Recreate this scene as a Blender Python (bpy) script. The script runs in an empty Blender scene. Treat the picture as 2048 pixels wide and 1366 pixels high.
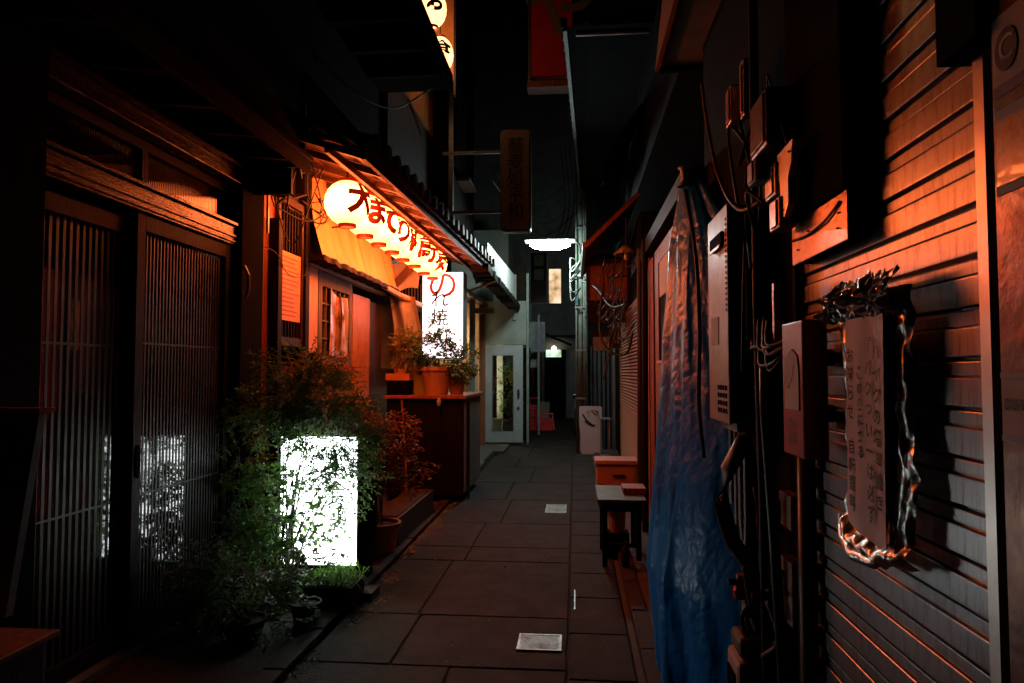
import bpy, bmesh, math, random
from mathutils import Vector, Matrix, noise

random.seed(7)
S = bpy.context.scene
COL = S.collection
# ------------------------------------------------------------------ camera, sky, exposure
cam_d = bpy.data.cameras.new('camera'); cam = bpy.data.objects.new('camera', cam_d); COL.objects.link(cam)
cam_d.sensor_width = 36; cam_d.lens = 24.61; cam_d.clip_start = 0.02; cam_d.clip_end = 300
cam.location = (0, 0, 1.5)
cam.rotation_euler = (math.radians(90 + 2.525), 0, math.radians(5.143))
S.camera = cam
W = bpy.data.worlds.new('World'); S.world = W; W.use_nodes = True
nt = W.node_tree; bg = nt.nodes['Background']
sky = nt.nodes.new('ShaderNodeTexSky'); sky.sky_type = 'NISHITA'; sky.sun_disc = False
sky.sun_elevation = math.radians(1.0); sky.sun_rotation = math.radians(200)
nt.links.new(sky.outputs[0], bg.inputs[0]); bg.inputs[1].default_value = 0.0005
S.view_settings.view_transform = 'Standard'; S.view_settings.look = 'None'
S.view_settings.exposure = -0.85; S.view_settings.gamma = 1.0; S.view_settings.use_curve_mapping = False
S.render.engine = 'CYCLES'
S.cycles.use_denoising = True
S.cycles.max_bounces = 6; S.cycles.diffuse_bounces = 3; S.cycles.glossy_bounces = 4
S.cycles.transmission_bounces = 6; S.cycles.transparent_max_bounces = 8
S.cycles.sample_clamp_indirect = 4.0; S.cycles.caustics_refractive = False; S.cycles.caustics_reflective = False
LANTERN = 52.0      # radiance of the paper lanterns
SIGNBOX = 21.0       # floor sign box
TUBE = 340.0         # street lamp tube

# ------------------------------------------------------------------ materials
def new_mat(name):
    m = bpy.data.materials.new(name); m.use_nodes = True
    return m, m.node_tree, m.node_tree.nodes['Principled BSDF']

def coords(n, stretch=(1, 1, 1)):
    tc = n.nodes.new('ShaderNodeTexCoord'); mp = n.nodes.new('ShaderNodeMapping')
    mp.inputs['Scale'].default_value = stretch
    n.links.new(tc.outputs['Object'], mp.inputs['Vector'])
    return mp.outputs['Vector']

def noise_n(n, vec, scale, detail=6, rough=.6):
    t = n.nodes.new('ShaderNodeTexNoise'); t.inputs['Scale'].default_value = scale
    t.inputs['Detail'].default_value = detail; t.inputs['Roughness'].default_value = rough
    n.links.new(vec, t.inputs['Vector']); return t.outputs['Fac']

def ramp(n, fac, stops):
    r = n.nodes.new('ShaderNodeValToRGB'); e = r.color_ramp.elements
    e[0].position, e[1].position = stops[0][0], stops[-1][0]
    e[0].color, e[1].color = (*stops[0][1], 1), (*stops[-1][1], 1)
    for p, c in stops[1:-1]:
        x = e.new(p); x.color = (*c, 1)
    n.links.new(fac, r.inputs['Fac']); return r.outputs['Color']

def mix(n, fac, a, b, mode='MIX'):
    x = n.nodes.new('ShaderNodeMix'); x.data_type = 'RGBA'; x.blend_type = mode
    for s, v in ((x.inputs[0], fac), (x.inputs[6], a), (x.inputs[7], b)):
        if isinstance(v, (int, float)): s.default_value = v
        elif isinstance(v, tuple): s.default_value = (*v, 1)
        else: n.links.new(v, s)
    return x.outputs[2]

def M(name, col, rough=.6, metal=0., var=.35, scale=6, stretch=(1, 1, 1), bump=.15, bscale=None, stain=None, stain_amt=.5, stain_scale=2., spec=.5, dist=.01, coat=0):
    m, n, p = new_mat(name)
    v = coords(n, stretch)
    f = noise_n(n, v, scale)
    lo = tuple(c * (1 - var) for c in col); hi = tuple(min(1, c * (1 + var)) for c in col)
    c = ramp(n, f, [(.3, lo), (.7, hi)])
    if stain:
        g = noise_n(n, coords(n, tuple(s for s in stretch)), stain_scale, 8, .7)
        k = ramp(n, g, [(.5, (0, 0, 0)), (.68, (1, 1, 1))])
        mm = n.nodes.new('ShaderNodeMath'); mm.operation = 'MULTIPLY'; mm.inputs[1].default_value = stain_amt
        n.links.new(k, mm.inputs[0])
        c = mix(n, mm.outputs[0], c, stain)
    n.links.new(c, p.inputs['Base Color'])
    rr = n.nodes.new('ShaderNodeMapRange'); rr.inputs['To Min'].default_value = max(.03, rough - .12); rr.inputs['To Max'].default_value = min(1, rough + .12)
    n.links.new(noise_n(n, v, scale * 2.3, 4), rr.inputs['Value']); n.links.new(rr.outputs[0], p.inputs['Roughness'])
    p.inputs['Metallic'].default_value = metal
    p.inputs['Specular IOR Level'].default_value = spec
    p.inputs['Coat Weight'].default_value = coat
    if bump:
        b = n.nodes.new('ShaderNodeBump'); b.inputs['Strength'].default_value = bump; b.inputs['Distance'].default_value = dist
        n.links.new(noise_n(n, v, bscale or scale * 4, 5), b.inputs['Height']); n.links.new(b.outputs[0], p.inputs['Normal'])
    return m

def E_(name, col, strength, base=(.8, .8, .8), var=0, scale=4, stops=None):
    m, n, p = new_mat(name)
    p.inputs['Base Color'].default_value = (*base, 1); p.inputs['Roughness'].default_value = .6
    p.inputs['Emission Color'].default_value = (*col, 1); p.inputs['Emission Strength'].default_value = strength
    if stops:
        c = ramp(n, noise_n(n, coords(n), scale, 3), stops); n.links.new(c, p.inputs['Emission Color'])
    return m

wood = lambda name, c, rough=.55, **k: M(name, c, rough, var=k.pop('var', .45), scale=k.pop('scale', 5), stretch=k.pop('stretch', (6, 6, .6)), bump=k.pop('bump', .3), **k)
MT = {}
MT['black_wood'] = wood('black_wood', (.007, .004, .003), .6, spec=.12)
MT['dark_wood'] = wood('dark_wood', (.032, .012, .007), .5)
MT['lintel_wood'] = wood('lintel_wood', (.05, .016, .009), .26, coat=.12, stretch=(6, .5, 6))
MT['slat_wood'] = wood('slat_wood', (.020, .016, .012), .5)
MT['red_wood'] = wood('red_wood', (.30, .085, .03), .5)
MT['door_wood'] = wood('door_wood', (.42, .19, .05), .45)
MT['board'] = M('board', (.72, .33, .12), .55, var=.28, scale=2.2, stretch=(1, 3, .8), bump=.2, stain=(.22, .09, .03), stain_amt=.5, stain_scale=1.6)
MT['pale_board'] = wood('pale_board', (.62, .36, .18), .55, var=.25)
MT['eave_wood'] = wood('eave_wood', (.09, .04, .02), .55, stretch=(5, .5, 5))
MT['grey_wood'] = wood('grey_wood', (.13, .12, .10), .7)
MT['tile'] = M('tile', (.07, .055, .045), .55, spec=.3, var=.4, scale=9, bump=.3)
MT['black'] = M('black', (.004, .004, .004), .9, spec=.03, var=.3, bump=.1)
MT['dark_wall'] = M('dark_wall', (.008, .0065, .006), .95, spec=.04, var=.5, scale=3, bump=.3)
MT['brown_wall'] = M('brown_wall', (.022, .013, .01), .85, spec=.2, var=.4, scale=3, bump=.3)
MT['end_wall'] = M('end_wall', (.20, .20, .18), .85, var=.3, scale=2, bump=.3)
MT['grey_wall'] = M('grey_wall', (.22, .24, .20), .8, var=.3, scale=2, bump=.2)
MT['far_wall'] = M('far_wall', (.05, .06, .06), .85, var=.3, scale=1)
MT['glass'] = M('glass', (.006, .006, .007), .03, var=.2, scale=2, bump=.02, spec=.75)
for x in [q for q in MT['glass'].node_tree.nodes if q.type == 'MAP_RANGE']:
    x.inputs['To Min'].default_value = .015; x.inputs['To Max'].default_value = .07
MT['win_glass'] = M('win_glass', (.03, .02, .015), .12, var=.2, bump=.02)
MT['paper'] = M('paper', (.62, .56, .50), .7, var=.1, bump=.08)
MT['menu_paper'] = M('menu_paper', (.72, .38, .18), .6, var=.15, bump=.05)
MT['notice'] = M('notice', (.86, .78, .78), .6, var=.1, scale=3, bump=.1, dist=.02)
MT['ink'] = M('ink', (.02, .015, .015), .6, bump=0)
MT['red_ink'] = M('red_ink', (.25, .02, .02), .6, bump=0)
MT['backlit_ink'] = E_('backlit_ink', (1.0, .04, .015), .30, (.25, .02, .01))  # faint red emission stands in for lantern light coming through the strokes
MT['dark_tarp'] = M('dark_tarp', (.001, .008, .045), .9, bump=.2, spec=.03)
MT['lantern_red'] = M('lantern_red', (.30, .02, .012), .45, var=.2, bump=.05)
MT['asphalt'] = M('asphalt', (.02, .017, .014), .85, spec=.2, var=.45, scale=14, bump=.6, bscale=120, stain=(.018, .016, .014), stain_amt=.8, stain_scale=1.3)
MT['slab'] = M('slab', (.018, .013, .010), .78, spec=.22, var=.6, scale=3.5, bump=.7, bscale=70, stain=(.005, .004, .0035), stain_amt=.95, stain_scale=1.3)
MT['slab_moss'] = M('slab_moss', (.016, .017, .006), .8, spec=.22, var=.4, scale=5, bump=.8, bscale=70, stain=(.03, .05, .008), stain_amt=.9, stain_scale=2.2)
MT['kerb'] = M('kerb', (.03, .022, .018), .78, spec=.25, var=.35, scale=7, bump=.6, bscale=60)
MT['concrete'] = M('concrete', (.07, .066, .058), .8, spec=.25, var=.3, scale=4, bump=.4, bscale=50)
MT['steel'] = M('steel', (.42, .42, .40), .38, metal=.9, var=.25, scale=20, bump=.3, bscale=90, stain=(.06, .02, .012), stain_amt=.97, stain_scale=7)
MT['galv'] = M('galv', (.30, .31, .30), .4, metal=.8, var=.3, bump=.1)
MT['shutter'] = None
MT['green_pipe'] = M('green_pipe', (.10, .13, .10), .45, var=.3, bump=.1)
MT['blue_pipe'] = M('blue_pipe', (.03, .10, .11), .35, var=.3, bump=.1)
MT['olive_pvc'] = M('olive_pvc', (.13, .13, .09), .45, var=.3, bump=.1)
MT['white_paint'] = M('white_paint', (.36, .37, .36), .45, var=.12, bump=.15)
MT['grey_paint'] = M('grey_paint', (.24, .26, .26), .5, var=.2, bump=.15)
MT['pole'] = M('pole', (.20, .24, .20), .5, var=.3, bump=.2)
MT['heater'] = M('heater', (.46, .39, .34), .42, var=.2, scale=5, bump=.1, stain=(.22, .12, .07), stain_amt=.7, stain_scale=3)
MT['meter_grey'] = M('meter_grey', (.42, .40, .36), .45, var=.2, bump=.1)
MT['plaster'] = M('plaster', (.34, .17, .09), .6, var=.35, scale=3, bump=.4, stain=(.06, .03, .02), stain_amt=.6, stain_scale=4)
MT['red_metal'] = M('red_metal', (.55, .025, .018), .38, var=.2, bump=.08)
MT['rubber'] = M('rubber', (.006, .006, .006), .6, var=.2, bump=0)
MT['orange_paint'] = M('orange_paint', (.24, .075, .03), .55, var=.25, bump=.1)
MT['terracotta'] = M('terracotta', (.45, .23, .14), .5, var=.12, bump=.08)
MT['yellow_pot'] = M('yellow_pot', (.40, .36, .05), .5, var=.15, bump=.05)
MT['crate_orange'] = M('crate_orange', (.55, .22, .05), .5, var=.15, bump=.05)
MT['black_pot'] = M('black_pot', (.009, .009, .010), .7, spec=.2, var=.2, bump=.05)
MT['white_pot'] = M('white_pot', (.12, .13, .12), .55, var=.3, scale=4, bump=.2)
MT['soil'] = M('soil', (.02, .014, .01), .95, var=.4, bump=.8)
MT['leaf'] = M('leaf', (.045, .11, .028), .42, var=.6, scale=9, bump=0)
MT['leaf_light'] = M('leaf_light', (.10, .13, .09), .45, var=.6, scale=14, bump=0)
MT['leaf_yellow'] = M('leaf_yellow', (.22, .20, .03), .45, var=.4, scale=9, bump=0)
MT['leaf_red'] = M('leaf_red', (.24, .075, .03), .5, var=.5, scale=9, bump=0)
MT['petal'] = M('petal', (.5, .02, .02), .5, var=.2, bump=0)
MT['stem'] = M('stem', (.05, .035, .02), .7, var=.3, bump=0)
MT['plastic_sheet'] = M('plastic_sheet', (.46, .44, .42), .35, var=.25, scale=3, bump=.4, dist=.03, stain=(.2, .15, .12), stain_amt=.4)
MT['green_tarp'] = M('green_tarp', (.02, .20, .13), .4, var=.2, bump=.3)
MT['red_cloth'] = M('red_cloth', (.6, .012, .015), .8, var=.15, scale=3, bump=.2)
MT['cream_metal'] = M('cream_metal', (.24, .19, .11), .45, var=.2, scale=4, bump=.1)
MT['corrugated'] = M('corrugated', (.55, .58, .55), .5, var=.12, scale=3, bump=.05)
MT['cabinet'] = M('cabinet', (.42, .22, .16), .5, var=.12, bump=.1)
MT['bench_green'] = M('bench_green', (.07, .085, .012), .5, var=.3, bump=.2)
MT['purple'] = M('purple', (.22, .16, .24), .6, var=.2)
MT['red_plastic'] = M('red_plastic', (.7, .03, .03), .4, var=.15, bump=.05)
MT['sign_white'] = M('sign_white', (.5, .46, .47), .5, var=.06, bump=.05)
MT['curtain'] = M('curtain', (.03, .035, .038), .6, var=.3, stretch=(8, 8, .4), bump=.3)
MT['lamp_white'] = E_('lamp_white', (.80, 1.0, .97), TUBE)
MT['sign_light'] = E_('sign_light', (.93, .99, 1.0), SIGNBOX)
MT['tall_sign_light'] = E_('tall_sign_light', (.97, .97, 1.0), 5.5)
MT['warm_window'] = E_('warm_window', (1, .7, .4), 2.2, scale=2.2, stops=[(.35, (.30, .15, .06)), (.5, (.75, .50, .26)), (.68, (1.0, .85, .62))])
MT['warm_tube'] = E_('warm_tube', (1.0, .80, .50), 70)
MT['green_lit'] = E_('green_lit', (.5, .8, .6), 1.9, scale=3.0, stops=[(.4, (.10, .25, .05)), (.6, (.6, .9, .75))])
MT['small_bulb'] = E_('small_bulb', (1.0, .92, .75), 12)
MT['upper_lantern'] = E_('upper_lantern', (1.0, .42, .16), 7)

for k_, tcol in (('leaf', (.10, .22, .03)), ('leaf_light', (.12, .17, .07)), ('leaf_yellow', (.30, .26, .03)), ('leaf_red', (.24, .08, .02))):
    n = MT[k_].node_tree; pr_ = n.nodes['Principled BSDF']; ou = n.nodes['Material Output']
    tl = n.nodes.new('ShaderNodeBsdfTranslucent'); tl.inputs[0].default_value = (*tcol, 1); ms = n.nodes.new('ShaderNodeMixShader'); ms.inputs[0].default_value = .4
    n.links.new(pr_.outputs[0], ms.inputs[1]); n.links.new(tl.outputs[0], ms.inputs[2]); n.links.new(ms.outputs[0], ou.inputs[0])

# lantern paper: a bulb at mid height, so the paper is brightest round its middle
m, n, p = new_mat('lantern_paper'); MT['lantern_paper'] = m
p.inputs['Base Color'].default_value = (.7, .5, .35, 1); p.inputs['Roughness'].default_value = .7
tc = n.nodes.new('ShaderNodeTexCoord'); sp = n.nodes.new('ShaderNodeSeparateXYZ'); n.links.new(tc.outputs['Object'], sp.inputs[0])
ab = n.nodes.new('ShaderNodeMath'); ab.operation = 'ABSOLUTE'; n.links.new(sp.outputs['Z'], ab.inputs[0])
mr = n.nodes.new('ShaderNodeMapRange'); mr.inputs['From Min'].default_value = 0; mr.inputs['From Max'].default_value = .2
mr.inputs['To Min'].default_value = LANTERN * 1.5; mr.inputs['To Max'].default_value = LANTERN * .16
n.links.new(ab.outputs[0], mr.inputs['Value']); n.links.new(mr.outputs[0], p.inputs['Emission Strength'])
p.inputs['Emission Color'].default_value = (1.0, .165, .036, 1)

# shutter: painted sheet steel with rust runs under the joints
m, n, p = new_mat('shutter_paint'); MT['shutter'] = m
v = coords(n, (1, 1, 1)); f = noise_n(n, v, 3.0, 6)
c = ramp(n, f, [(.3, (.27, .265, .27)), (.7, (.38, .375, .38))])
r1 = noise_n(n, coords(n, (30, 30, 4)), 2.2, 8, .75)
k = ramp(n, r1, [(.50, (0, 0, 0)), (.70, (1, 1, 1))])
c = mix(n, k, c, (.12, .055, .03)); n.links.new(c, p.inputs['Base Color'])
rr = n.nodes.new('ShaderNodeMapRange'); rr.inputs['To Min'].default_value = .27; rr.inputs['To Max'].default_value = .38
n.links.new(noise_n(n, coords(n, (14, 14, 2)), 3, 5), rr.inputs['Value']); n.links.new(rr.outputs[0], p.inputs['Roughness'])
p.inputs['Metallic'].default_value = .92; p.inputs['Specular IOR Level'].default_value = .6
b = n.nodes.new('ShaderNodeBump'); b.inputs['Strength'].default_value = .10; b.inputs['Distance'].default_value = .002
n.links.new(noise_n(n, v, 5, 3), b.inputs['Height']); n.links.new(b.outputs[0], p.inputs['Normal'])

# tarpaulin: woven blue plastic, fine crinkle
m, n, p = new_mat('tarp_blue'); MT['tarp'] = m
v = coords(n); f = noise_n(n, v, 3.0, 5)
c = ramp(n, f, [(.3, (.006, .20, .75)), (.7, (.012, .30, .95))]); n.links.new(c, p.inputs['Base Color'])
p.inputs['Roughness'].default_value = .30; p.inputs['Specular IOR Level'].default_value = .14
vo = n.nodes.new('ShaderNodeTexVoronoi'); vo.feature = 'DISTANCE_TO_EDGE'; vo.inputs['Scale'].default_value = 13
wn = n.nodes.new('ShaderNodeTexNoise'); wn.inputs['Scale'].default_value = 2.5; n.links.new(v, wn.inputs['Vector'])
vs_c = n.nodes.new('ShaderNodeVectorMath'); vs_c.operation = 'SCALE'; vs_c.inputs['Scale'].default_value = .12; n.links.new(wn.outputs['Color'], vs_c.inputs[0])
vm = n.nodes.new('ShaderNodeVectorMath'); vm.operation = 'ADD'; n.links.new(v, vm.inputs[0]); n.links.new(vs_c.outputs[0], vm.inputs[1]); n.links.new(vm.outputs[0], vo.inputs['Vector'])
ad = n.nodes.new('ShaderNodeMath'); ad.operation = 'ADD'; n.links.new(vo.outputs['Distance'], ad.inputs[0]); n.links.new(noise_n(n, v, 9, 3), ad.inputs[1])
b = n.nodes.new('ShaderNodeBump'); b.inputs['Strength'].default_value = .42; b.inputs['Distance'].default_value = .014
n.links.new(ad.outputs[0], b.inputs['Height']); n.links.new(b.outputs[0], p.inputs['Normal'])

MT['alu_plate'] = M('alu_plate', (.72, .66, .60), .36, metal=.85, var=.12, scale=5, bump=.08)
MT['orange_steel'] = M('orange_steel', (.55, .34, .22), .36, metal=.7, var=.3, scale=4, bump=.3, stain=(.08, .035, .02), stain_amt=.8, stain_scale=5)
# kitchen foil
m, n, p = new_mat('foil'); MT['foil'] = m
p.inputs['Base Color'].default_value = (.82, .80, .76, 1); p.inputs['Metallic'].default_value = 1; p.inputs['Roughness'].default_value = .32
vo = n.nodes.new('ShaderNodeTexVoronoi'); vo.inputs['Scale'].default_value = 34; n.links.new(coords(n), vo.inputs['Vector'])
b = n.nodes.new('ShaderNodeBump'); b.inputs['Strength'].default_value = .5; b.inputs['Distance'].default_value = .01
n.links.new(vo.outputs['Distance'], b.inputs['Height']); n.links.new(b.outputs[0], p.inputs['Normal'])

# thin clear door glass
m, n, p = new_mat('clear_glass'); MT['clear_glass'] = m
for q in list(n.nodes): n.nodes.remove(q)
o_ = n.nodes.new('ShaderNodeOutputMaterial'); ms = n.nodes.new('ShaderNodeMixShader'); tr = n.nodes.new('ShaderNodeBsdfTransparent'); gl = n.nodes.new('ShaderNodeBsdfGlossy')
gl.inputs['Roughness'].default_value = .04; ms.inputs[0].default_value = .12; tr.inputs[0].default_value = (.9, .95, .9, 1)
n.links.new(tr.outputs[0], ms.inputs[1]); n.links.new(gl.outputs[0], ms.inputs[2]); n.links.new(ms.outputs[0], o_.inputs[0])

# colourful food picture
def picture_mat(name, stops, scale=14):
    m, n, p = new_mat(name); v = coords(n)
    n.links.new(ramp(n, noise_n(n, v, scale, 3), stops), p.inputs['Base Color']); p.inputs['Roughness'].default_value = .28; p.inputs['Specular IOR Level'].default_value = .9; p.inputs['Coat Weight'].default_value = .5
    return m
MT['food'] = picture_mat('food', [(.3, (.5, .05, .02)), (.45, (.7, .25, .02)), (.55, (.75, .45, .35)), (.7, (.3, .25, .1))], 28)
MT['poster'] = picture_mat('poster', [(.3, (.5, .10, .12)), (.42, (.65, .5, .48)), (.52, (.55, .30, .05)), (.62, (.10, .06, .04)), (.72, (.6, .45, .3))], 6)
MT['rusty_panel'] = M('rusty_panel', (.20, .09, .06), .34, coat=.1, metal=.4, var=.35, scale=4, bump=.3, stain=(.42, .20, .10), stain_amt=.8, stain_scale=4)

# ------------------------------------------------------------------ mesh builder
def world_loc(o):
    v = Vector((0, 0, 0))
    while o is not None:
        v += o.location; o = o.parent
    return v

class MB:
    def __init__(s): s.v = []; s.f = []; s.M = None
    def add(s, vs, fs):
        b = len(s.v)
        s.v += [tuple(s.M @ Vector(q)) if s.M else tuple(q) for q in vs]
        s.f += [tuple(i + b for i in f) for f in fs]; return s
    def box(s, x0, x1, y0, y1, z0, z1):
        return s.add([(x0, y0, z0), (x1, y0, z0), (x1, y1, z0), (x0, y1, z0), (x0, y0, z1), (x1, y0, z1), (x1, y1, z1), (x0, y1, z1)],
                     [(0, 3, 2, 1), (4, 5, 6, 7), (0, 1, 5, 4), (1, 2, 6, 5), (2, 3, 7, 6), (3, 0, 4, 7)])
    def tube(s, pts, r, n=8, cap=True):
        pts = [Vector(q) for q in pts]; rs = r if isinstance(r, (list, tuple)) else [r] * len(pts)
        vs = []; fs = []
        up = Vector((0, 0, 1))
        d0 = (pts[1] - pts[0]).normalized()
        if abs(d0.z) > .9: up = Vector((1, 0, 0))
        for i, q in enumerate(pts):
            d = (pts[min(i + 1, len(pts) - 1)] - pts[max(i - 1, 0)]).normalized()
            a = d.cross(up)
            if a.length < 1e-4: a = d.cross(Vector((0, 1, .1)))
            a.normalize(); b = a.cross(d)
            for k in range(n):
                t = 2 * math.pi * k / n
                vs.append(q + (a * math.cos(t) + b * math.sin(t)) * rs[i])
        for i in range(len(pts) - 1):
            for k in range(n):
                fs.append((i * n + k, i * n + (k + 1) % n, (i + 1) * n + (k + 1) % n, (i + 1) * n + k))
        if cap and n > 2: fs += [tuple(range(n - 1, -1, -1)), tuple(range((len(pts) - 1) * n, len(pts) * n))]
        return s.add(vs, fs)
    def bar(s, a, b, w, h):            # rectangular bar a->b
        a, b = Vector(a), Vector(b); d = (b - a).normalized()
        up = Vector((0, 0, 1)) if abs(d.z) < .95 else Vector((0, 1, 0))
        x = d.cross(up).normalized() * w / 2; y = x.cross(d).normalized() * h / 2
        vs = [q + i * x + j * y for q in (a, b) for i, j in ((-1, -1), (1, -1), (1, 1), (-1, 1))]
        return s.add(vs, [(0, 3, 2, 1), (4, 5, 6, 7), (0, 1, 5, 4), (1, 2, 6, 5), (2, 3, 7, 6), (3, 0, 4, 7)])
    def lathe(s, prof, c=(0, 0, 0), n=20, sx=1, sy=1):
        vs = [(c[0] + r * math.cos(2 * math.pi * k / n) * sx, c[1] + r * math.sin(2 * math.pi * k / n) * sy, c[2] + z) for r, z in prof for k in range(n)]
        fs = [(i * n + k, i * n + (k + 1) % n, (i + 1) * n + (k + 1) % n, (i + 1) * n + k) for i in range(len(prof) - 1) for k in range(n)]
        return s.add(vs, fs)
    def prism(s, pts, y0, y1, axis='Y'):  # polygon in XZ extruded in Y (or in YZ extruded in X / XY in Z)
        k = len(pts)
        f = {'Y': lambda p, t: (p[0], t, p[1]), 'X': lambda p, t: (t, p[0], p[1]), 'Z': lambda p, t: (p[0], p[1], t)}[axis]
        vs = [f(q, y0) for q in pts] + [f(q, y1) for q in pts]
        return s.add(vs, [tuple(range(k)), tuple(range(2 * k - 1, k - 1, -1))] + [(i, (i + 1) % k, (i + 1) % k + k, i + k) for i in range(k)])
    def grid(s, fn, nu, nv):
        vs = [fn(i / nu, j / nv) for j in range(nv + 1) for i in range(nu + 1)]
        w = nu + 1
        return s.add(vs, [(j * w + i, j * w + i + 1, (j + 1) * w + i + 1, (j + 1) * w + i) for j in range(nv) for i in range(nu)])
    def leaf(s, p, d, nrm, L, w):
        d = d.normalized(); sd = d.cross(nrm)
        if sd.length < 1e-4: sd = d.cross(Vector((.3, 1, .2)))
        sd.normalize(); up = sd.cross(d)
        return s.add([p, p + d * L * .5 + sd * w * .5 + up * w * .12, p + d * L - up * L * .12, p + d * L * .5 - sd * w * .5 + up * w * .12], [(0, 1, 2), (0, 2, 3)])
    def build(s, name, mat, parent=None, smooth=False, bevel=0, mesh=None, fixn=True, local=False):
        me = bpy.data.meshes.new(name); me.from_pydata(s.v, [], s.f)
        if fixn and len(s.f) < 5000:
            bm = bmesh.new(); bm.from_mesh(me); bmesh.ops.recalc_face_normals(bm, faces=bm.faces); bm.to_mesh(me); bm.free()
        o = bpy.data.objects.new(name, me); COL.objects.link(o)
        me.materials.append(MT[mat] if isinstance(mat, str) else mat)
        if parent is not None:
            if not local: me.transform(Matrix.Translation(-world_loc(parent)))
            o.parent = parent
        if smooth: me.polygons.foreach_set('use_smooth', [True] * len(me.polygons))
        if bevel:
            b = bpy.context.view_layer and o.modifiers.new('bevel', 'BEVEL'); b.width = bevel; b.segments = 2; b.limit_method = 'ANGLE'
        me.update(); return o

def tag(o, label, cat, group=None):
    o['label'] = label; o['category'] = cat
    if group: o['group'] = group
    return o
def thing(name, label, cat, loc=(0, 0, 0), group=None):
    o = bpy.data.objects.new(name, None); COL.objects.link(o); o.location = loc; o.empty_display_size = .1
    return tag(o, label, cat, group)
def struct(o): o['kind'] = 'structure'; return o
def stuff(o): o['kind'] = 'stuff'; return o
def B(*a): return MB().box(*a)
def part(name, mat, parent, *boxes, bevel=0, **k):
    b = MB()
    for q in boxes: b.box(*q)
    return b.build(name, mat, parent, bevel=bevel, **k)
def copy_tree(o, parent=None):
    c = o.copy(); COL.objects.link(c); c.parent = parent
    for ch in list(o.children): copy_tree(ch, c)
    return c
def inst(o, loc, rot=None, scale=None, parent=None):   # another piece sharing the mesh of o
    c = o.copy(); COL.objects.link(c); c.location = loc
    if rot: c.rotation_euler = rot
    if scale: c.scale = scale
    c.parent = parent if parent is not None else o.parent
    return c
FIRST = {}
def piece(name, mesh_key, mk, mat, parent, loc, rot=None, scale=None):
    """one of many alike pieces: the mesh is made once, at the origin"""
    if mesh_key not in FIRST:
        o = mk().build(name, mat, None, smooth=False); FIRST[mesh_key] = o.data; bpy.data.objects.remove(o)
    o = bpy.data.objects.new(name, FIRST[mesh_key]); COL.objects.link(o)
    o.location = Vector(loc) - (world_loc(parent) if parent is not None else Vector((0, 0, 0)))
    if rot: o.rotation_euler = rot
    if scale: o.scale = scale
    o.parent = parent; return o

def text(name, body, mat, parent, origin, u, vdir, size, fat=0., thick=.0, space=1., warp=None, local=False):
    """flat lettering: glyph outlines laid on the plane (origin, u, vdir)"""
    cu = bpy.data.curves.new('lettering', 'FONT'); cu.body = body; cu.size = size; cu.align_x = 'CENTER'; cu.align_y = 'CENTER'
    cu.offset = fat; cu.space_line = space; cu.resolution_u = 3
    o = bpy.data.objects.new('lettering', cu); COL.objects.link(o)
    bpy.context.view_layer.update()
    me = bpy.data.meshes.new_from_object(o.evaluated_get(bpy.context.evaluated_depsgraph_get()))
    bpy.data.objects.remove(o); bpy.data.curves.remove(cu)
    if warp:
        bm = bmesh.new(); bm.from_mesh(me); bmesh.ops.triangulate(bm, faces=bm.faces)
        for _ in range(3):
            es = [e for e in bm.edges if e.calc_length() > size * .14]
            if es: bmesh.ops.subdivide_edges(bm, edges=es, cuts=1)
            bmesh.ops.triangulate(bm, faces=bm.faces)
        bm.to_mesh(me); bm.free()
    u = Vector(u).normalized(); vdir = Vector(vdir).normalized(); org = Vector(origin)
    for q in me.vertices:
        q.co = warp(q.co.x, q.co.y) if warp else org + u * q.co.x + vdir * q.co.y
    me.materials.clear(); me.materials.append(MT[mat])
    t = bpy.data.objects.new(name, me); COL.objects.link(t)
    if parent is not None:
        if not local: me.transform(Matrix.Translation(-world_loc(parent)))
        t.parent = parent
    return t
R = random.uniform

# ================================================================== GROUND
struct(B(-60, 60, -20, 120, -.2, -.03).build('ground', 'asphalt'))
alley = struct(part('alley_pavement', 'asphalt', None, (-1.42, .30, -1.0, 23, -.029, -.012)))
def slab_mesh(x0, x1, y0, y1, z=0., tilt=.004):
    """one paving slab: worn, slightly wandering edges, chipped corners, its own tilt"""
    g = .003; sd = R(0, 99); xa, xb, ya, yb = x0 + g, x1 - g, y0 + g, y1 - g
    out = []; K = 5
    for (ax, ay, bx, by) in ((xa, ya, xb, ya), (xb, ya, xb, yb), (xb, yb, xa, yb), (xa, yb, xa, ya)):
        for i in range(K):
            t = i / K; out.append((ax + (bx - ax) * t, ay + (by - ay) * t))
    cx, cy = (xa + xb) / 2, (ya + yb) / 2
    def ins(q, d):
        m = d + .010 * abs(noise.noise(Vector((q[0] * 9, q[1] * 9, sd))))
        return (q[0] + (m if q[0] < cx else -m), q[1] + (m if q[1] < cy else -m))
    zx, zy = R(-tilt, tilt), R(-tilt, tilt); H = lambda q: z + zx * (q[0] - cx) + zy * (q[1] - cy) * .6
    o1 = [ins(q, 0) for q in out]; o2 = [ins(q, .006) for q in out]
    n_ = len(out); vs = [(q[0], q[1], -.02) for q in o1] + [(q[0], q[1], H(q) - .007) for q in o1] + [(q[0], q[1], H(q)) for q in o2]
    fs = [(i + k * n_, (i + 1) % n_ + k * n_, (i + 1) % n_ + (k + 1) * n_, i + (k + 1) * n_) for k in (0, 1) for i in range(n_)] + [tuple(range(2 * n_, 3 * n_))]
    return MB().add(vs, fs)
ys = [-.6, 1.2, 2.5, 3.6, 4.35, 5.6, 6.05, 7.0, 8.3, 9.6, 11.2, 12.4, 14.2, 16.0, 18.2, 20.5, 22.9]
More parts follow.
